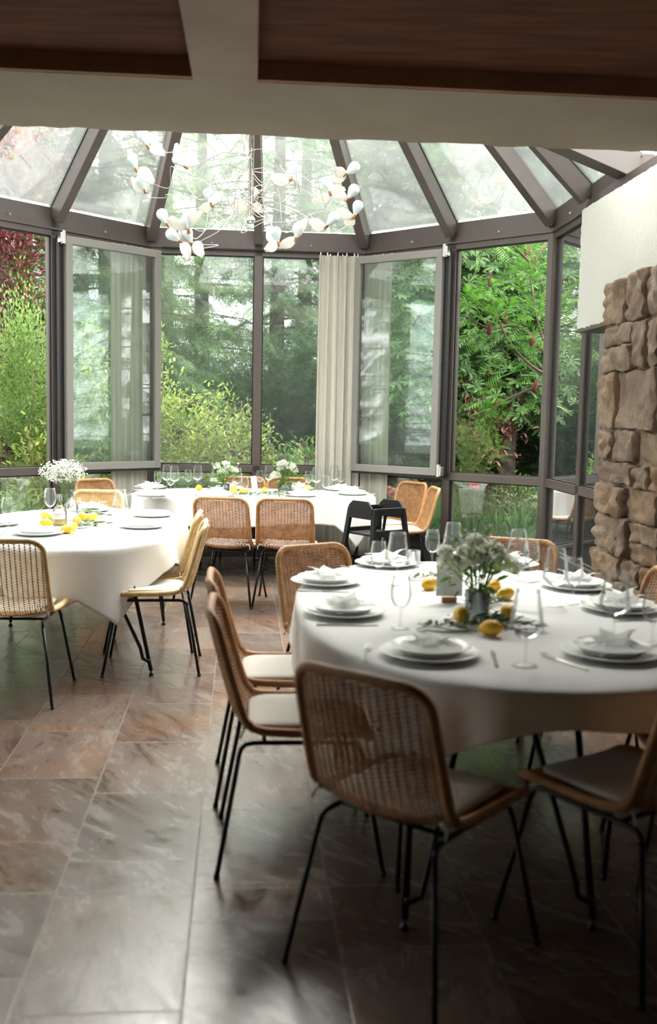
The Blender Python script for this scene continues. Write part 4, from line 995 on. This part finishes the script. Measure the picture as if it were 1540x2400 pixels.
# wine-red tree, upper left
t = shrub('red_leaved_tree', 3.3, .95, 31, leafm['red'], LEAF2, (.05, .09), 9000, stems=8, stem_m=M['redtwig']); t.location = (*XY(5, 11.9)[:2], 1.95); 
q = MB(); q.tube([(0, 0, -2.1), (.05, 0, .4)], [.07, .03], 8); q.build('trunk', M['bark'], t, smooth=True)
tag(t, 'wine-red leaved tree at the upper left behind the open window', 'tree')
# lime and fresh shrubs
for px, Y, h, r, n, m_, sz, lb, sd_ in (
 (55, 11.0, 2.75, .62, 11000, 'fresh', (.03, .06), 'bright green shrub outside the open left window', 41), (0, 11.6, 2.4, .7, 8000, 'lime', (.03, .06), 'lime green shrub at the left frame edge outside', 42), (105, 10.6, 1.5, .45, 3000, 'lime', (.05, .085), 'lime green shrub just left of the left mullion', 48),
 (225, 11.6, 2.35, .50, 7000, 'fresh', (.03, .06), 'shrub with arching pale stem in the left sash view', 43), (250, 11.2, 1.5, .55, 3000, 'mid', (.05, .08), 'low leafy shrub left of the left curtain', 49),
 (400, 12.2, 1.95, .62, 6500, 'lime', (.035, .07), 'yellow-green bush behind the left part of far table', 44), (520, 12.6, 1.7, .70, 6500, 'lime', (.035, .065), 'yellow-green bush around the dried stalks', 45),
 (665, 12.3, 1.15, .55, 3600, 'fresh', (.07, .13), 'low fresh green bush right of the centre mullion', 46), (735, 12.6, 1.2, .5, 2500, 'mid', (.06, .1), 'low green bush at the curtain edge', 47),
 (590, 12.0, 1.1, .6, 3000, 'fresh', (.05, .1), 'low bush behind the centre mullion foot', 50), (460, 11.6, 1.0, .6, 3000, 'fresh', (.05, .1), 'low green bush behind the left vase', 51), (345, 11.6, 1.2, .5, 2600, 'mid', (.05, .1), 'low bush behind the left corner post', 52), (160, 10.4, .95, .5, 2600, 'mid', (.05, .09), 'low bush left behind the gypsophila', 53), (20, 9.9, .85, .5, 2600, 'fresh', (.05, .09), 'low bush below the open left window', 54), (1262, 12.0, .55, .4, 1800, 'mid', (.06, .1), 'low bush right of the chestnut trunk', 56)):
    t = shrub('leafy_shrub', h, r, sd_, leafm[m_], LEAF2, sz, n, stems=9); t.location = XY(px, Y); tag(t, lb, 'shrub', 'leafy shrubs in the garden bed')
# arching stems with leaves
for i, (pts, lb) in enumerate(((((185, 1010, 10.9), (228, 900, 10.9), (205, 840, 10.9), (188, 790, 10.9)), 'pale arching leafy branch in the left sash view'), (((250, 1060, 11.0), (236, 960, 11.0), (222, 870, 11.0), (214, 760, 11.0)), 'upright leafy branch left of the left curtain'), (((372, 1000, 11.6), (382, 900, 11.6), (378, 830, 11.6), (374, 790, 11.6)), 'leafy branch rising at the left corner post'), (((300, 1010, 11.8), (400, 960, 11.8), (470, 940, 11.8), (530, 918, 11.8)), 'yellow-green branch reaching right across the left centre pane'))):
    t = spray_branch('leafy_branch', [[atY(*p) for p in pts]], 60 + i, leafm['lime'], LEAF2, (.05, .10), 170, M['twig'], .07, .012); tag(t, lb, 'branch', 'leafy branches before the glass')
# chestnut: trunk and palmate crown
t = empty('chestnut_tree', XY(1190, 13.2)); q = MB(); q.tube([(0, 0, -.1), (-.03, 0, 1.2), (.0, .05, 2.6), (.1, .1, 4.5)], [.14, .115, .11, .05], 12); q.build('trunk', M['bark'], t, smooth=True)
rng = np.random.default_rng(70); k = 11000; cl = rng.normal(0, 1, (60, 3)); cl /= np.linalg.norm(cl, axis=1, keepdims=True)
P = cl[rng.integers(0, 60, k)] * np.array([2.6, 1.1, 2.9]) * rng.uniform(.3, 1, (k, 1)) + rng.normal(0, .25, (k, 3)) + np.array([-.6, -.1, 4.1]); P = P[(P[:, 2] > 1.5) & (P[:, 0] > -2.1)]; k = len(P)
R = rots(np.stack([rng.normal(0, .4, k), rng.normal(-.6, .4, k), np.full(k, .8)], 1), rng.uniform(0, 6.28, k), rng); V, F = scatter(*PAL, P, R, rng.uniform(.10, .19, k)); np_mesh('foliage', V, F, leafm['chest'], t)
husk = mat('chestnut_husk', (.50, .52, .12), .6)
for i in range(14):
    p = P[i * 7]; q = MB(); q.ball(tuple(p + np.array([0, -.1, -.06])), .032, 8, 6); q.build('fruit', husk, t, smooth=True)
tag(t, 'horse chestnut tree with broad palmate leaves behind the right window', 'tree')
# sumac
sp = [[(1330, 900, 10.3), (1250, 860, 10.3), (1190, 795, 10.2), (1150, 700, 10.1)], [(1330, 900, 10.3), (1275, 800, 10.4), (1250, 700, 10.4), (1238, 600, 10.4)], [(1330, 900, 10.3), (1225, 770, 10.5), (1150, 770, 10.3), (1090, 740, 10.0)], [(1330, 900, 10.3), (1280, 900, 10.3), (1200, 930, 10.3), (1150, 960, 10.3)], [(1290, 760, 10.3), (1260, 640, 10.6), (1180, 560, 10.6), (1120, 540, 10.4)], [(1250, 620, 10.6), (1220, 480, 10.8), (1150, 420, 10.6), (1060, 400, 10.6)], [(1250, 620, 10.6), (1320, 480, 10.8), (1280, 380, 10.6)]]
t = spray_branch('sumac_tree', [[atY(*p) for p in pa] for pa in sp], 71, leafm['sumac'], PIN, (.26, .42), 25, M['redtwig'], .07, .02, .7); tr = MB(); o = Vector(t.location); tr.tube([Vector((0, 0, 0)), Vector((.15, .1, -.8)), Vector((.2, .1, -o.z - .1))], [.03, .04, .05], 8); tr.build('trunk', M['bark'], t, smooth=True)
cone_m = mat('crimson_seed_cone', (.09, .010, .010), .8, bump=.8, bscale=90)
for px, py, Y in ((1150, 655, 10.05), (1186, 745, 10.2), (1147, 770, 10.2), (1248, 800, 10.2), (1255, 905, 10.2), (1236, 585, 10.4), (1064, 372, 10.5)):
    c = atY(px, py, Y) - o; q = MB(); q.lathe([(.003, -.07), (.020, -.055), (.026, -.02), (.018, .03), (.004, .075)], 8, c, wob=lambda a, i: .25 * math.sin(5 * a + i * 2)); q.build('seed_cone', cone_m, t)
tag(t, 'sumac with feathery leaves and dark red cones reaching in the right window', 'tree')
# grasses and flowers
rng = np.random.default_rng(80)
for px, Y, h, s_, n_, m_, wd, lb in (
 (985, 11.2, .95, .6, 320, 'grassd', .010, 'tall arching grass clump behind the edge-on chair'), (930, 11.6, .8, .5, 220, 'grassd', .01, 'arching grass clump right of the right curtain'), (1035, 11.4, .9, .5, 260, 'grassd', .010, 'arching grass clump left of the right mullion'),
 (1110, 11.2, .72, .45, 110, 'grassd', .024, 'broad-leaved clump below the coral flower'), (1165, 11.0, .72, .45, 110, 'grassd', .028, 'broad-leaved clump before the chestnut trunk'), (1225, 11.0, .8, .5, 120, 'grassd', .03, 'broad-leaved clump below the right window rail'), (1075, 11.8, .75, .4, 120, 'grassd', .016, 'grass clump at the right mullion foot'), (1270, 10.4, .6, .4, 90, 'grassd', .024, 'broad-leaved clump beside the corner post'),
 (240, 10.8, .95, .5, 260, 'grass', .008, 'tall pale grass left of the left curtain foot'), (60, 10.0, .8, .5, 240, 'grass', .008, 'fine grass left outside, behind the wine glass'), (130, 10.2, .75, .5, 240, 'grass', .008, 'fine grass behind the gypsophila'), (10, 10.2, .9, .5, 240, 'grass', .007, 'fine grass at the left frame edge'),
 (420, 11.4, .85, .5, 260, 'grass', .009, 'fine grass behind the left glasses of far table'), (500, 11.3, .9, .5, 260, 'grass', .009, 'fine grass behind the left flowers'), (570, 11.5, 1.0, .5, 260, 'grass', .009, 'fine grass left of the centre mullion'), (700, 11.5, .85, .5, 240, 'grass', .009, 'fine grass right of the right flowers'), (1330, 9.6, .7, .4, 160, 'grassd', .012, 'dark grass outside the narrow side window'), (1390, 9.0, .8, .4, 160, 'grassd', .012, 'dark grass outside beside the pillar edge')):
    o = grass_clump('ornamental_grass', h, s_, n_, int(px), leafm[m_], wd); o.location = XY(px, Y); tag(o, lb, 'grass', 'grass clumps in the garden bed')
V_, F_ = [], []
for i in range(420):
    a = rng.uniform(-.36, .36); Y = rng.uniform(10.9, 17) if rng.random() < .8 else rng.uniform(10.9, 12)
    blades(V_, F_, a * Y, Y, 16, rng.uniform(.25, .55), .3, rng, .009, -.14)
V_, F_ = np.array(V_), np.array(F_); tag(np_mesh('meadow_grass', V_, F_, leafm['grass']), 'low meadow grass covering the garden ground outside', 'grass', kind='stuff')
# dried whorled stalks
def stalk(h, seed):
    r_ = random.Random(seed); t = empty('dried_flower_stalk'); q = MB(); q.tube([(0, 0, 0), (.02, 0, h * .5), (.0, .01, h)], [.006, .005, .003], 5); q.build('stem', M['twig'], t, smooth=True)
    rg = np.random.default_rng(seed); P, D = [], []
    z = h * .35
    while z < h:
        for k in range(16): a = r_.uniform(0, 6.28); P.append((.012 * math.cos(a), .012 * math.sin(a), z + r_.uniform(-.012, .012))); D.append((math.cos(a), math.sin(a), r_.uniform(-.3, .6)))
        z += .085
    P, D = np.array(P), np.array(D); V, F = scatter(*LEAF, P, frames(D, np.tile([0, 0, 1.], (len(P), 1)), rg), rg.uniform(.018, .034, len(P))); np_mesh('seed_whorl', V, F, leafm['brown'], t)
    P, D = [], []
    for k in range(46): a = r_.uniform(0, 6.28); zz = r_.uniform(.2 * h, h * .97); P.append((0, 0, zz)); D.append((math.cos(a), math.sin(a), -.7))
    P, D = np.array(P), np.array(D); V, F = scatter(*LEAF2, P, frames(D, np.tile([0, 0, 1.], (len(P), 1)), rg), rg.uniform(.05, .10, len(P))); np_mesh('leaf', V, F, leafm['lime'], t)
    return learn(t)
sk = [stalk(1.75, 1), stalk(1.6, 2)]
for i, (px, Y, s) in enumerate(((445, 11.5, .92), (480, 11.4, 1.05), (505, 11.6, .95), (530, 11.4, 1.1), (545, 11.7, 1.02), (562, 11.5, 1.12), (578, 11.4, 1.05), (583, 11.7, .95), (628, 11.4, .95), (637, 11.5, .8), (700, 11.6, .75), (432, 11.8, .85))):
    where = ('leftmost but one of the brown whorled stalks', 'brown whorled stalk over the left vase', 'brown whorled stalk above the left chair back', 'tall brown whorled stalk third left of the mullion', 'brown whorled stalk amid the left centre pane group', 'tallest brown whorled stalk left of the mullion', 'brown whorled stalk close left of the mullion', 'brown whorled stalk touching the centre mullion', 'tall brown whorled stalk right of the mullion', 'shorter brown stalk right of the mullion', 'short brown stalk near the curtain', 'leftmost brown whorled stalk')[i]
    s0 = sk[i % 2]
    if s0.name not in used: used[s0.name] = 1; s0.location = XY(px, Y); s0.scale = (s,) * 3; tag(s0, where, 'flower stalk', 'dried flower stalks')
    else: o = dup(s0, XY(px, Y), i * 1.3, where, 'dried flower stalks', s); o['category'] = 'flower stalk'
def flowerhead(name, px, py, Y, r, m_, lb, cat, n_=260):
    p = atY(px, py, Y); t = empty(name, (p.x, p.y, -.12)); z = p.z + .12; q = MB(); q.tube([(0, 0, 0), (.01, 0, z * .5), (0, 0, z)], .004, 5); q.build('stem', M['twig'], t, smooth=True)
    rg = np.random.default_rng(int(px + py)); P = rg.normal(0, 1, (n_, 3)); P /= np.linalg.norm(P, axis=1, keepdims=True); D = P.copy(); P = P * r * .6 + np.array([0, 0, z]); V, F = scatter(*LEAF, P, frames(D, np.tile([0, 0, 1.], (n_, 1)), rg), rg.uniform(r * .5, r * .9, n_)); np_mesh('bloom', V, F, m_, t); return tag(t, lb, cat, cat + ' heads in the garden')
for px, py, lb in ((15, 1050, 'purple allium head above the lower left rail'), (22, 1058, 'purple allium head touching its left neighbour'), (63, 1056, 'purple allium head nearest to the left mullion'), (4, 1078, 'lowest purple allium head at the left frame edge'), (2, 1030, 'highest purple allium head at the left frame edge'), (712, 1042, 'purple allium head right of the right flowers'), (719, 1075, 'purple allium head just above the right glasses'), (545, 1063, 'small purple allium head left of the mullion'), (660, 1074, 'small purple allium head above the right flowers')):
    flowerhead('allium', px, py, 10.8 if px < 100 else 11.2, .032 if px < 100 else .028, leafm['purple'], lb, 'allium')
flowerhead('coral_flower', 1112, 1137, 11.0, .045, leafm['redfl'], 'coral red flower above the broad leaves', 'coral flower')
flowerhead('pink_flower', 921, 1158, 11.4, .05, leafm['pink'], 'pink flower low beside the right curtain', 'pink flower'); flowerhead('pink_flower', 912, 1148, 11.6, .04, leafm['pink'], 'small pink flower left of the larger one', 'pink flower')
rg = np.random.default_rng(90)
t = shrub('pink_blossom_shrub', 1.7, .40, 91, leafm['mid'], LEAF2, (.06, .1), 2500, stems=6); t.location = XY(1110, 13.6); t.location.z = .0
k = 1200; P = rg.normal(0, 1, (k, 3)) * np.array([.26, .18, .30]) + np.array([0, -.5, 1.5]); V, F = scatter(*LEAF2, P, frames(rg.normal(0, 1, (k, 3)), np.tile([0, 0, 1.], (k, 1)), rg), rg.uniform(.05, .10, k)); np_mesh('bloom', V, F, leafm['pink'], t); tag(t, 'pink blossoming shrub in the dark behind the chestnut leaves', 'shrub')
t = shrub('white_flowering_plant', .75, .5, 92, leafm['mid'], LEAF2, (.05, .08), 1200, stems=6); t.location = XY(1232, 12.6); t.location.z = 0
k = 700; P = rg.normal(0, 1, (k, 3)) * np.array([.20, .2, .09]) + np.array([.02, -.1, .42]); V, F = scatter(*LEAF2, P, frames(rg.normal(0, 1, (k, 3)), np.tile([0, 0, 1.], (k, 1)), rg), rg.uniform(.02, .04, k)); np_mesh('bloom', V, F, M['gyps'], t); tag(t, 'white flowering plant low behind the right window', 'plant')
t = spray_branch('wispy_plant', [[(atY(px, 1230, 11.3)), atY(px + dx * .4, 1120, 11.3), atY(px + dx, 1000 + abs(dx), 11.3)] for px, dx in ((1090, -10), (1100, 15), (1110, 50), (1095, 30), (1120, -30), (1085, 5))], 93, leafm['fresh'], fern(7, .4, .006), (.10, .2), 70, M['twig'], .05, .006, .8); tag(t, 'wispy fern-like plant outside right of the right mullion', 'plant')

# ------------------------------------------------------------------ table flowers, bottles, cards
def blob_flower(q_parts, c, r, rg, n=240):
    r = r * 1.25
    P = rg.normal(0, 1, (n, 3)); P /= np.linalg.norm(P, axis=1, keepdims=True); P[:, 2] = np.abs(P[:, 2]) * .9 - .15; D = P + rg.normal(0, .6, (n, 3)); q_parts.append(scatter(*LEAF2, P * r * .72 + np.array(c), frames(D, P, rg, .3), rg.uniform(r * .45, r * .75, n)))
def vase(px, py, hv, rv, blooms, greens, label, seed, htop, spr):
    rg = np.random.default_rng(seed); p = at(px, py, .75); t = empty('flower_vase', (p.x, p.y, CT))
    q = MB(); q.lathe([(0, 0), (rv, 0), (rv + .002, .004), (rv + .003, hv), (rv + .001, hv), (rv, .006), (0, .006)], 36); q.build('glass_jar', M['bottle'], t, smooth=True)
    ft = empty('bouquet', (p.x, p.y, CT)); 
    q = MB()
    for i in range(16):
        a = rg.uniform(0, 6.28); r1 = rg.uniform(.2, 1) * spr * .8; q.tube([(-.5 * rv * math.cos(a), -.5 * rv * math.sin(a), .012), (.5 * rv * math.cos(a), .5 * rv * math.sin(a), hv), (r1 * math.cos(a), r1 * math.sin(a), htop * rg.uniform(.6, .9))], .0025, 5)
    q.build('stem', leafm['mid'], ft, smooth=True)
    for b_, (x, z, y, r) in enumerate(blooms):
        parts = []; blob_flower(parts, (x, y, z), r, rg); V, F = merge(parts); np_mesh('blossom', V, F, M['petal'], ft)
    k = greens // 2; P = rg.normal(0, 1, (k, 3)) * np.array([spr * .42, spr * .42, htop * .16]) + np.array([0, .01, htop * .56]); D = P - np.array([0, 0, htop * .4]) + rg.normal(0, .04, (k, 3)); V, F = scatter(*LEAF2, P, frames(D, np.tile([0, 0, 1.], (k, 1)), rg, .5), rg.uniform(.025, .06, k)); np_mesh('foliage', V, F, leafm['mid'], ft)
    P = rg.normal(0, 1, (60, 3)) * np.array([spr * .45, spr * .45, .02]) + np.array([0, 0, htop * .9]); q = MB()
    for p_ in P: q.ball(tuple(p_), .006, 6, 5)
    q.build('small_bud', M['gyps'], ft, smooth=True)['kind'] = 'stuff'
    tag(t, 'clear glass jar holding ' + label, 'vase', 'glass jars with flowers'); tag(ft, label, 'flowers', 'table bouquets')
vase(1118, 1445, .10, .045, [(.0, .215, -.03, .052), (-.105, .20, 0, .036), (.08, .22, .02, .03), (-.04, .24, .02, .03), (-.125, .24, .02, .024), (.13, .19, 0, .03), (.05, .25, .03, .035), (-.02, .29, 0, .022)], 330, 'white hydrangea bouquet beside the number card', 1, .31, .15)
vase(527, 1156, .09, .04, [(-.02, .20, -.02, .035), (.04, .23, 0, .03), (-.07, .24, 0, .028), (.09, .21, 0, .028), (-.10, .12, -.02, .024), (.0, .28, 0, .022)], 260, 'left white bouquet on the far table', 2, .30, .13)
vase(667, 1152, .07, .065, [(-.09, .15, -.02, .038), (-.02, .26, 0, .04), (.06, .24, 0, .036), (.09, .20, .02, .028), (-.04, .22, 0, .028)], 240, 'right white bouquet on the far table, before the curtain', 3, .29, .13)
# eucalyptus and olive sprigs lying around
def sprig(seed, L_=.26):
    rg = np.random.default_rng(seed); t = empty('olive_sprig'); q = MB(); pts = [Vector((-L_ / 2 + L_ * k / 6, .02 * math.sin(k + seed), .008 + .006 * math.sin(k * 1.3))) for k in range(7)]; q.tube(pts, .002, 5); q.build('stem', M['twig'], t, smooth=True)
    k = 44; u = rg.random(k); P = np.stack([-L_ / 2 + L_ * u, .02 * np.sin(u * 6 + seed), .012 + .012 * rg.random(k)], 1); D = np.stack([rg.uniform(.2, 1, k), rg.choice([-1, 1], k) * rg.uniform(.4, 1, k), rg.uniform(0, .5, k)], 1); V, F = scatter(*LEAF2, P, frames(D, np.tile([0, 0, 1.], (k, 1)), rg, .3), rg.uniform(.03, .055, k)); np_mesh('leaf', V, F, M['olive'], t); return learn(t)
spg = [sprig(1), sprig(4, .22)]
for i, (px, py, rz, lb) in enumerate(((1060, 1478, .3, 'sprig left of the two front lemons'), (1110, 1462, -.4, 'sprig between the two front lemons'), (1190, 1470, -.9, 'sprig right of the nearest lemon'), (1140, 1425, .9, 'sprig at the foot of the glass jar'), (1020, 1360, .4, 'sprig behind the number card'),
 (185, 1240, .5, 'sprig right of the front lemon, left table'), (215, 1232, -.5, 'sprig reaching right toward the plates, left table'), (118, 1228, 1.9, 'sprig over the left lemons, left table'), (225, 1212, -.8, 'sprig behind the rightmost lemon, left table'), (200, 1205, 1.1, 'sprig before the plates at far end, left table'),
 (600, 1162, .1, 'sprig before the white card, far table'), (640, 1160, -.2, 'sprig right of the white card, far table'), (655, 1164, .6, 'sprig at the right jar foot, far table'), (560, 1164, .2, 'sprig below the lemons, far table'))):
    p = at(px, py, .75); put(spg[i % 2], (p.x, p.y, CT), rz, 'green olive ' + lb, 'sprig', 'green sprigs on the tables')
# small bottles on the left table
def bottle(px, py, s, label, labelled, fill):
    p = at(px, py, .75); t = empty('glass_bottle', (p.x, p.y, CT)); t.scale = (s,) * 3
    q = MB(); q.lathe([(0, 0), (.040, 0), (.044, .005), (.045, .085), (.040, .105), (.020, .125), (.0155, .135), (.0155, .185), (.019, .188), (.019, .195), (.0145, .195), (.0135, .14)], 32); q.build('glass_body', M['bottle'], t, smooth=True)
    if fill: q = MB(); q.lathe([(0, .004), (.040, .004), (.0415, .045), (0, .045)], 28); q.build('cordial', M['juice'], t, smooth=True)
    if labelled:
        q = MB(); q.grid(lambda u, v: Vector((.0458 * math.sin((u - .5) * 2.4 - .1), -.0458 * math.cos((u - .5) * 2.4 - .1), .045 + .045 * v)), 20, 2); lb_ = q.build('paper_label', M['paper'], t, smooth=True)
        q = MB()
        for k, zz in enumerate((.074, .064, .056)):
            for j in range(9 - 2 * k):
                a = (j - (9 - 2 * k) / 2 + .5) * .13 - .1; q.box((.0464 * math.sin(a), -.0464 * math.cos(a), zz), (.0035, .0008, .005 if k == 0 else .002), Matrix.Rotation(a, 3, 'Z'))
        q.build('lettering', M['ink'], lb_)
    return tag(t, label, 'bottle', 'small bottles on the left table')
bottle(140, 1232, 1.05, 'small clear bottle with a paper label and yellow filling', True, True)
b2 = bottle(167, 1222, 1.12, 'round clear bottle holding the gypsophila', False, False)
rg = np.random.default_rng(33); g_ = empty('gypsophila', b2.location); g_.location.z += .0
k = 900; P = rg.normal(0, 1, (k, 3)); P /= np.linalg.norm(P, axis=1, keepdims=True); P *= rg.random((k, 1)) ** .45; P = P * np.array([.165, .12, .085]) + np.array([-.055, 0, .34]); P[:, 2] += .25 * 0
q = MB(); ico = [(0, 0, 1), (.9, 0, 0), (0, .9, 0), (-.9, 0, 0), (0, -.9, 0), (0, 0, -1)]; icf = np.array([(0, 1, 2), (0, 2, 3), (0, 3, 4), (0, 4, 1), (5, 2, 1), (5, 3, 2), (5, 4, 3), (5, 1, 4)])
V, F = scatter(ico, icf, P, rots(rg.normal(0, 1, (k, 3)), rg.uniform(0, 6, k), rg), rg.uniform(.004, .0075, k)); np_mesh('blossom', V, F, M['gyps'], g_)
q = MB()
for p_ in P[::9]: q.tube([(0, 0, .16), tuple(np.array([p_[0] * .4, p_[1] * .4, .16 + (p_[2] - .16) * .55])), tuple(p_)], .0011, 4)
q.build('stem', M['olive'], g_); tag(g_, 'cloud of tiny white gypsophila over the left table', 'flowers')
# table number card in a wooden foot
def textobj(s, size, parent, loc, rot, m_, name):
    cu = bpy.data.curves.new(name, 'FONT'); cu.body = s; cu.size = size; cu.align_x = 'CENTER'; cu.align_y = 'CENTER'; cu.extrude = .0003; o = bpy.data.objects.new(name, cu); col.objects.link(o)
    me = bpy.data.meshes.new_from_object(o); col.objects.unlink(o); bpy.data.objects.remove(o); m = bpy.data.objects.new(name, me); col.objects.link(m); me.materials.clear(); me.materials.append(m_); m.parent = parent; m.location = loc; m.rotation_euler = rot; return m
p = at(1052, 1413, .75); t = empty('table_number_card', (p.x, p.y, CT), math.radians(4))
q = MB(); q.box((0, 0, .108), (.108, .0012, .162)); q.build('card', M['paper'], t)
q = MB(); q.box((0, .0, .012), (.06, .03, .024)); q.build('wooden_foot', M['whitewood'], t, bevel=.002)
textobj('2', .034, t, (0, -.0014, .092), (math.pi / 2, 0, 0), M['ink'], 'numeral'); q = MB(); q.box((0, -.0012, .137), (.03, .0004, .0015)); q.build('fine_line', M['ink'], t); q = MB(); q.box((0, -.0012, .066), (.022, .0004, .0012)); q.build('fine_line', M['ink'], t)
tag(t, 'white table card numbered 2 in a wooden foot', 'card')
p = at(596, 1158, .75); t = empty('folded_card', (p.x, p.y, CT), math.radians(55)); q = MB(); q.box((.0, .0, .085), (.085, .0015, .17), Matrix.Rotation(math.radians(-9), 3, 'X')); q.build('card', M['paper'], t); q = MB(); q.box((0, .012, .01), (.05, .03, .02)); q.build('wooden_foot', M['whitewood'], t, bevel=.002); tag(t, 'white card standing obliquely in the middle of the far table', 'card')

# ------------------------------------------------------------------ black wooden high chair
hp = Vector((.40, 8.25, 0)); t = empty('high_chair', hp, math.radians(38))
S = .78
def leg(sx, sy): 
    q = MB(); q.bar((sx * .155, sy * .15, .745), (sx * .235, sy * .225, 0), .045, .032, (sx, 0, 0) if True else (0, 1, 0)); q.build('leg', M['blackwood'], t, bevel=.005)
for sx in (-1, 1):
    for sy in (-1, 1): leg(sx, sy)
q = MB(); q.bar((-.16, -.155, .722), (.16, -.155, .722), .024, .06); q.bar((-.16, .155, .722), (.16, .155, .722), .024, .06); q.build('top_rail', M['blackwood'], t, bevel=.004)
q = MB(); q.bar((-.18, -.172, .545), (.18, -.172, .545), .024, .055); q.bar((-.185, .175, .545), (.185, .175, .545), .024, .055); q.build('lower_rail', M['blackwood'], t, bevel=.004)
q = MB(); q.add([(x, y, z) for x in (.158, .180) for (y, z) in ((-.15, .69), (-.15, .745), (-.09, .805), (.10, .805), (.15, .765), (.15, .66), (-.15, .66))], [tuple(range(7)), tuple(range(7, 14))[::-1]] + [(i, i + 7, (i + 1) % 7 + 7, (i + 1) % 7) for i in range(7)]); q.build('side_panel', M['blackwood'], t, bevel=.004)
q = MB(); q.add([(x, y, z) for x in (-.180, -.158) for (y, z) in ((-.15, .69), (-.15, .745), (-.09, .805), (.10, .805), (.15, .765), (.15, .66), (-.15, .66))], [tuple(range(7)), tuple(range(7, 14))[::-1]] + [(i, i + 7, (i + 1) % 7 + 7, (i + 1) % 7) for i in range(7)]); q.build('side_panel', M['blackwood'], t, bevel=.004)
q = MB(); q.box((0, 0, .53), (.33, .33, .018)); q.build('seat', M['blackwood'], t, bevel=.004)
q = MB(); q.bar((-.03, -.12, .54), (-.03, -.15, .70), .02, .02); q.build('crotch_bar', M['blackwood'], t, bevel=.003)
q = MB(); q.bar((-.2, -.19, .25), (.2, -.19, .25), .08, .018); q.build('footrest', M['blackwood'], t, bevel=.003)
tag(t, 'black wooden child high chair in front of the far table', 'high chair')

# ------------------------------------------------------------------ winged bulb chandelier
CH = Vector((-.63, 7.70, 0)); zb = atY(583, 514, 7.7).z
t = empty('chandelier', (CH.x, CH.y, zb))
q = MB(); q.tube([(-.012, 0, 0), (-.012, 0, 5.70 - zb)], .0095, 10); q.tube([(.014, .0, .02), (.014, .0, 5.70 - zb)], .006, 8); q.build('suspension_rod', M['steel'], t, smooth=True)
q = MB(); q.lathe([(0, -.03), (.03, -.028), (.035, 0), (.02, .02), (0, .02)], 16); q.build('hub', M['steel'], t, smooth=True)
bulbs = [((338, 323), (349, 347), [(372, 357)]), ((313, 378), (320, 399), [(345, 418)]), ((333, 428), (341, 450), [(322, 430)]), ((420, 378), (427, 384), [(452, 383), (421, 362)]), ((383, 508), (393, 526), [(412, 524)]), ((407, 553), (424, 566), [(434, 590)]), ((441, 552), (450, 572), [(466, 590), (432, 545)]), ((440, 518), (441, 532), [(458, 513), (414, 522)]), ((490, 459), (496, 478), [(480, 486), (512, 462)]), ((592, 457), (585, 484), [(556, 478), (604, 492)]), ((685, 397), (681, 421), [(652, 417)]), ((826, 396), (810, 408), [(796, 400), (790, 415)]), ((769, 432), (775, 455), [(796, 448), (752, 465)]), ((826, 450), (814, 467), [(800, 455)]), ((837, 488), (829, 510), [(822, 515), (810, 500)]), ((779, 514), (763, 532), [(740, 522)]), ((648, 550), (651, 566), [(637, 545), (632, 578)]), ((697, 540), (694, 557), [(668, 570), (710, 530)])]
rw = random.Random(4)
for (bc, so, wings) in bulbs:
    Y = 7.7 + rw.uniform(-.5, .5); c = atY(*bc, Y) - t.location; s = atY(*so, Y) - t.location; ax = (c - s).normalized(); z_ = Vector((0, 0, 1)); Mq = z_.rotation_difference(ax).to_matrix()
    q = MB(); pr = [(.0135, -.055), (.016, -.045), (.030, -.018), (.041, .008), (.0425, .024), (.036, .044), (.02, .058), (.0005, .062)]
    pr = catmull(pr, 3); V = []
    q.lathe([(.0135, -.055)] + pr, 20); q.V = [tuple(Mq @ (Vector(v)) + c) for v in q.V]
    b = q.build('light_bulb', M['bulb'], t, smooth=True)
    q = MB(); q.lathe([(0, -.092), (.010, -.09), (.013, -.08), (.013, -.058), (.015, -.05), (0, -.05)], 12); q.V = [tuple(Mq @ Vector(v) + c) for v in q.V]; q.build('socket', M['socket'], b, smooth=True)
    for wpx in wings:
        e = atY(*wpx, Y + rw.uniform(-.08, .08)) - t.location; e = s + (e - s).normalized() * max(.16, (e - s).length * 1.65); side = (e - s).cross(Vector((0, 1, .3))).normalized(); L_ = (e - s).length
        def wf(u, v, e=e, side=side, L_=L_, s=s):
            wid = L_ * .34 * (math.sin(min(1, v * 1.15) * math.pi * .80 + .25) ** .8) * (1 - .0 * v) * (1 if v < .93 else .75)
            cr = Vector((0, -.02 * math.sin(v * 3.0), 0)); off = (u - .35)
            return s.lerp(e, v) + side * wid * off * 1.5 + cr + Vector((0, .012 * abs(off) + .003 * math.sin(30 * u), 0))
        q = MB(); q.grid(wf, 10, 12); q.build('feather_wing', M['wing'], b, smooth=True, solid=.002)
    # looping wire to the hub
    P = [Vector((0, 0, rw.uniform(0, .5)))]; tgt = s - ax * .045; n_ = 6; rad0 = tgt - P[0]
    for k in range(1, n_): f = k / n_; P.append(P[0] + rad0 * f + Vector((rw.uniform(-.12, .12), rw.uniform(-.12, .12), rw.uniform(-.14, .12))))
    P.append(tgt); q = MB(); q.tube(catmull([tuple(p) for p in P], 10), .0026, 5); q.build('wire', M['wire'], t, smooth=True)
for k in range(9):       # loose curled ends
    P = [Vector((rw.uniform(-.02, .02), 0, rw.uniform(0, .9)))]
    for j in range(6): P.append(P[-1] + Vector((rw.uniform(-.14, .16), rw.uniform(-.1, .1), rw.uniform(-.16, .10))))
    q = MB(); q.tube(catmull([tuple(p) for p in P], 10), .0024, 5); q.build('wire', M['wire'], t, smooth=True)
tag(t, 'chandelier of frosted bulbs with white feather wings on curling wires', 'chandelier')
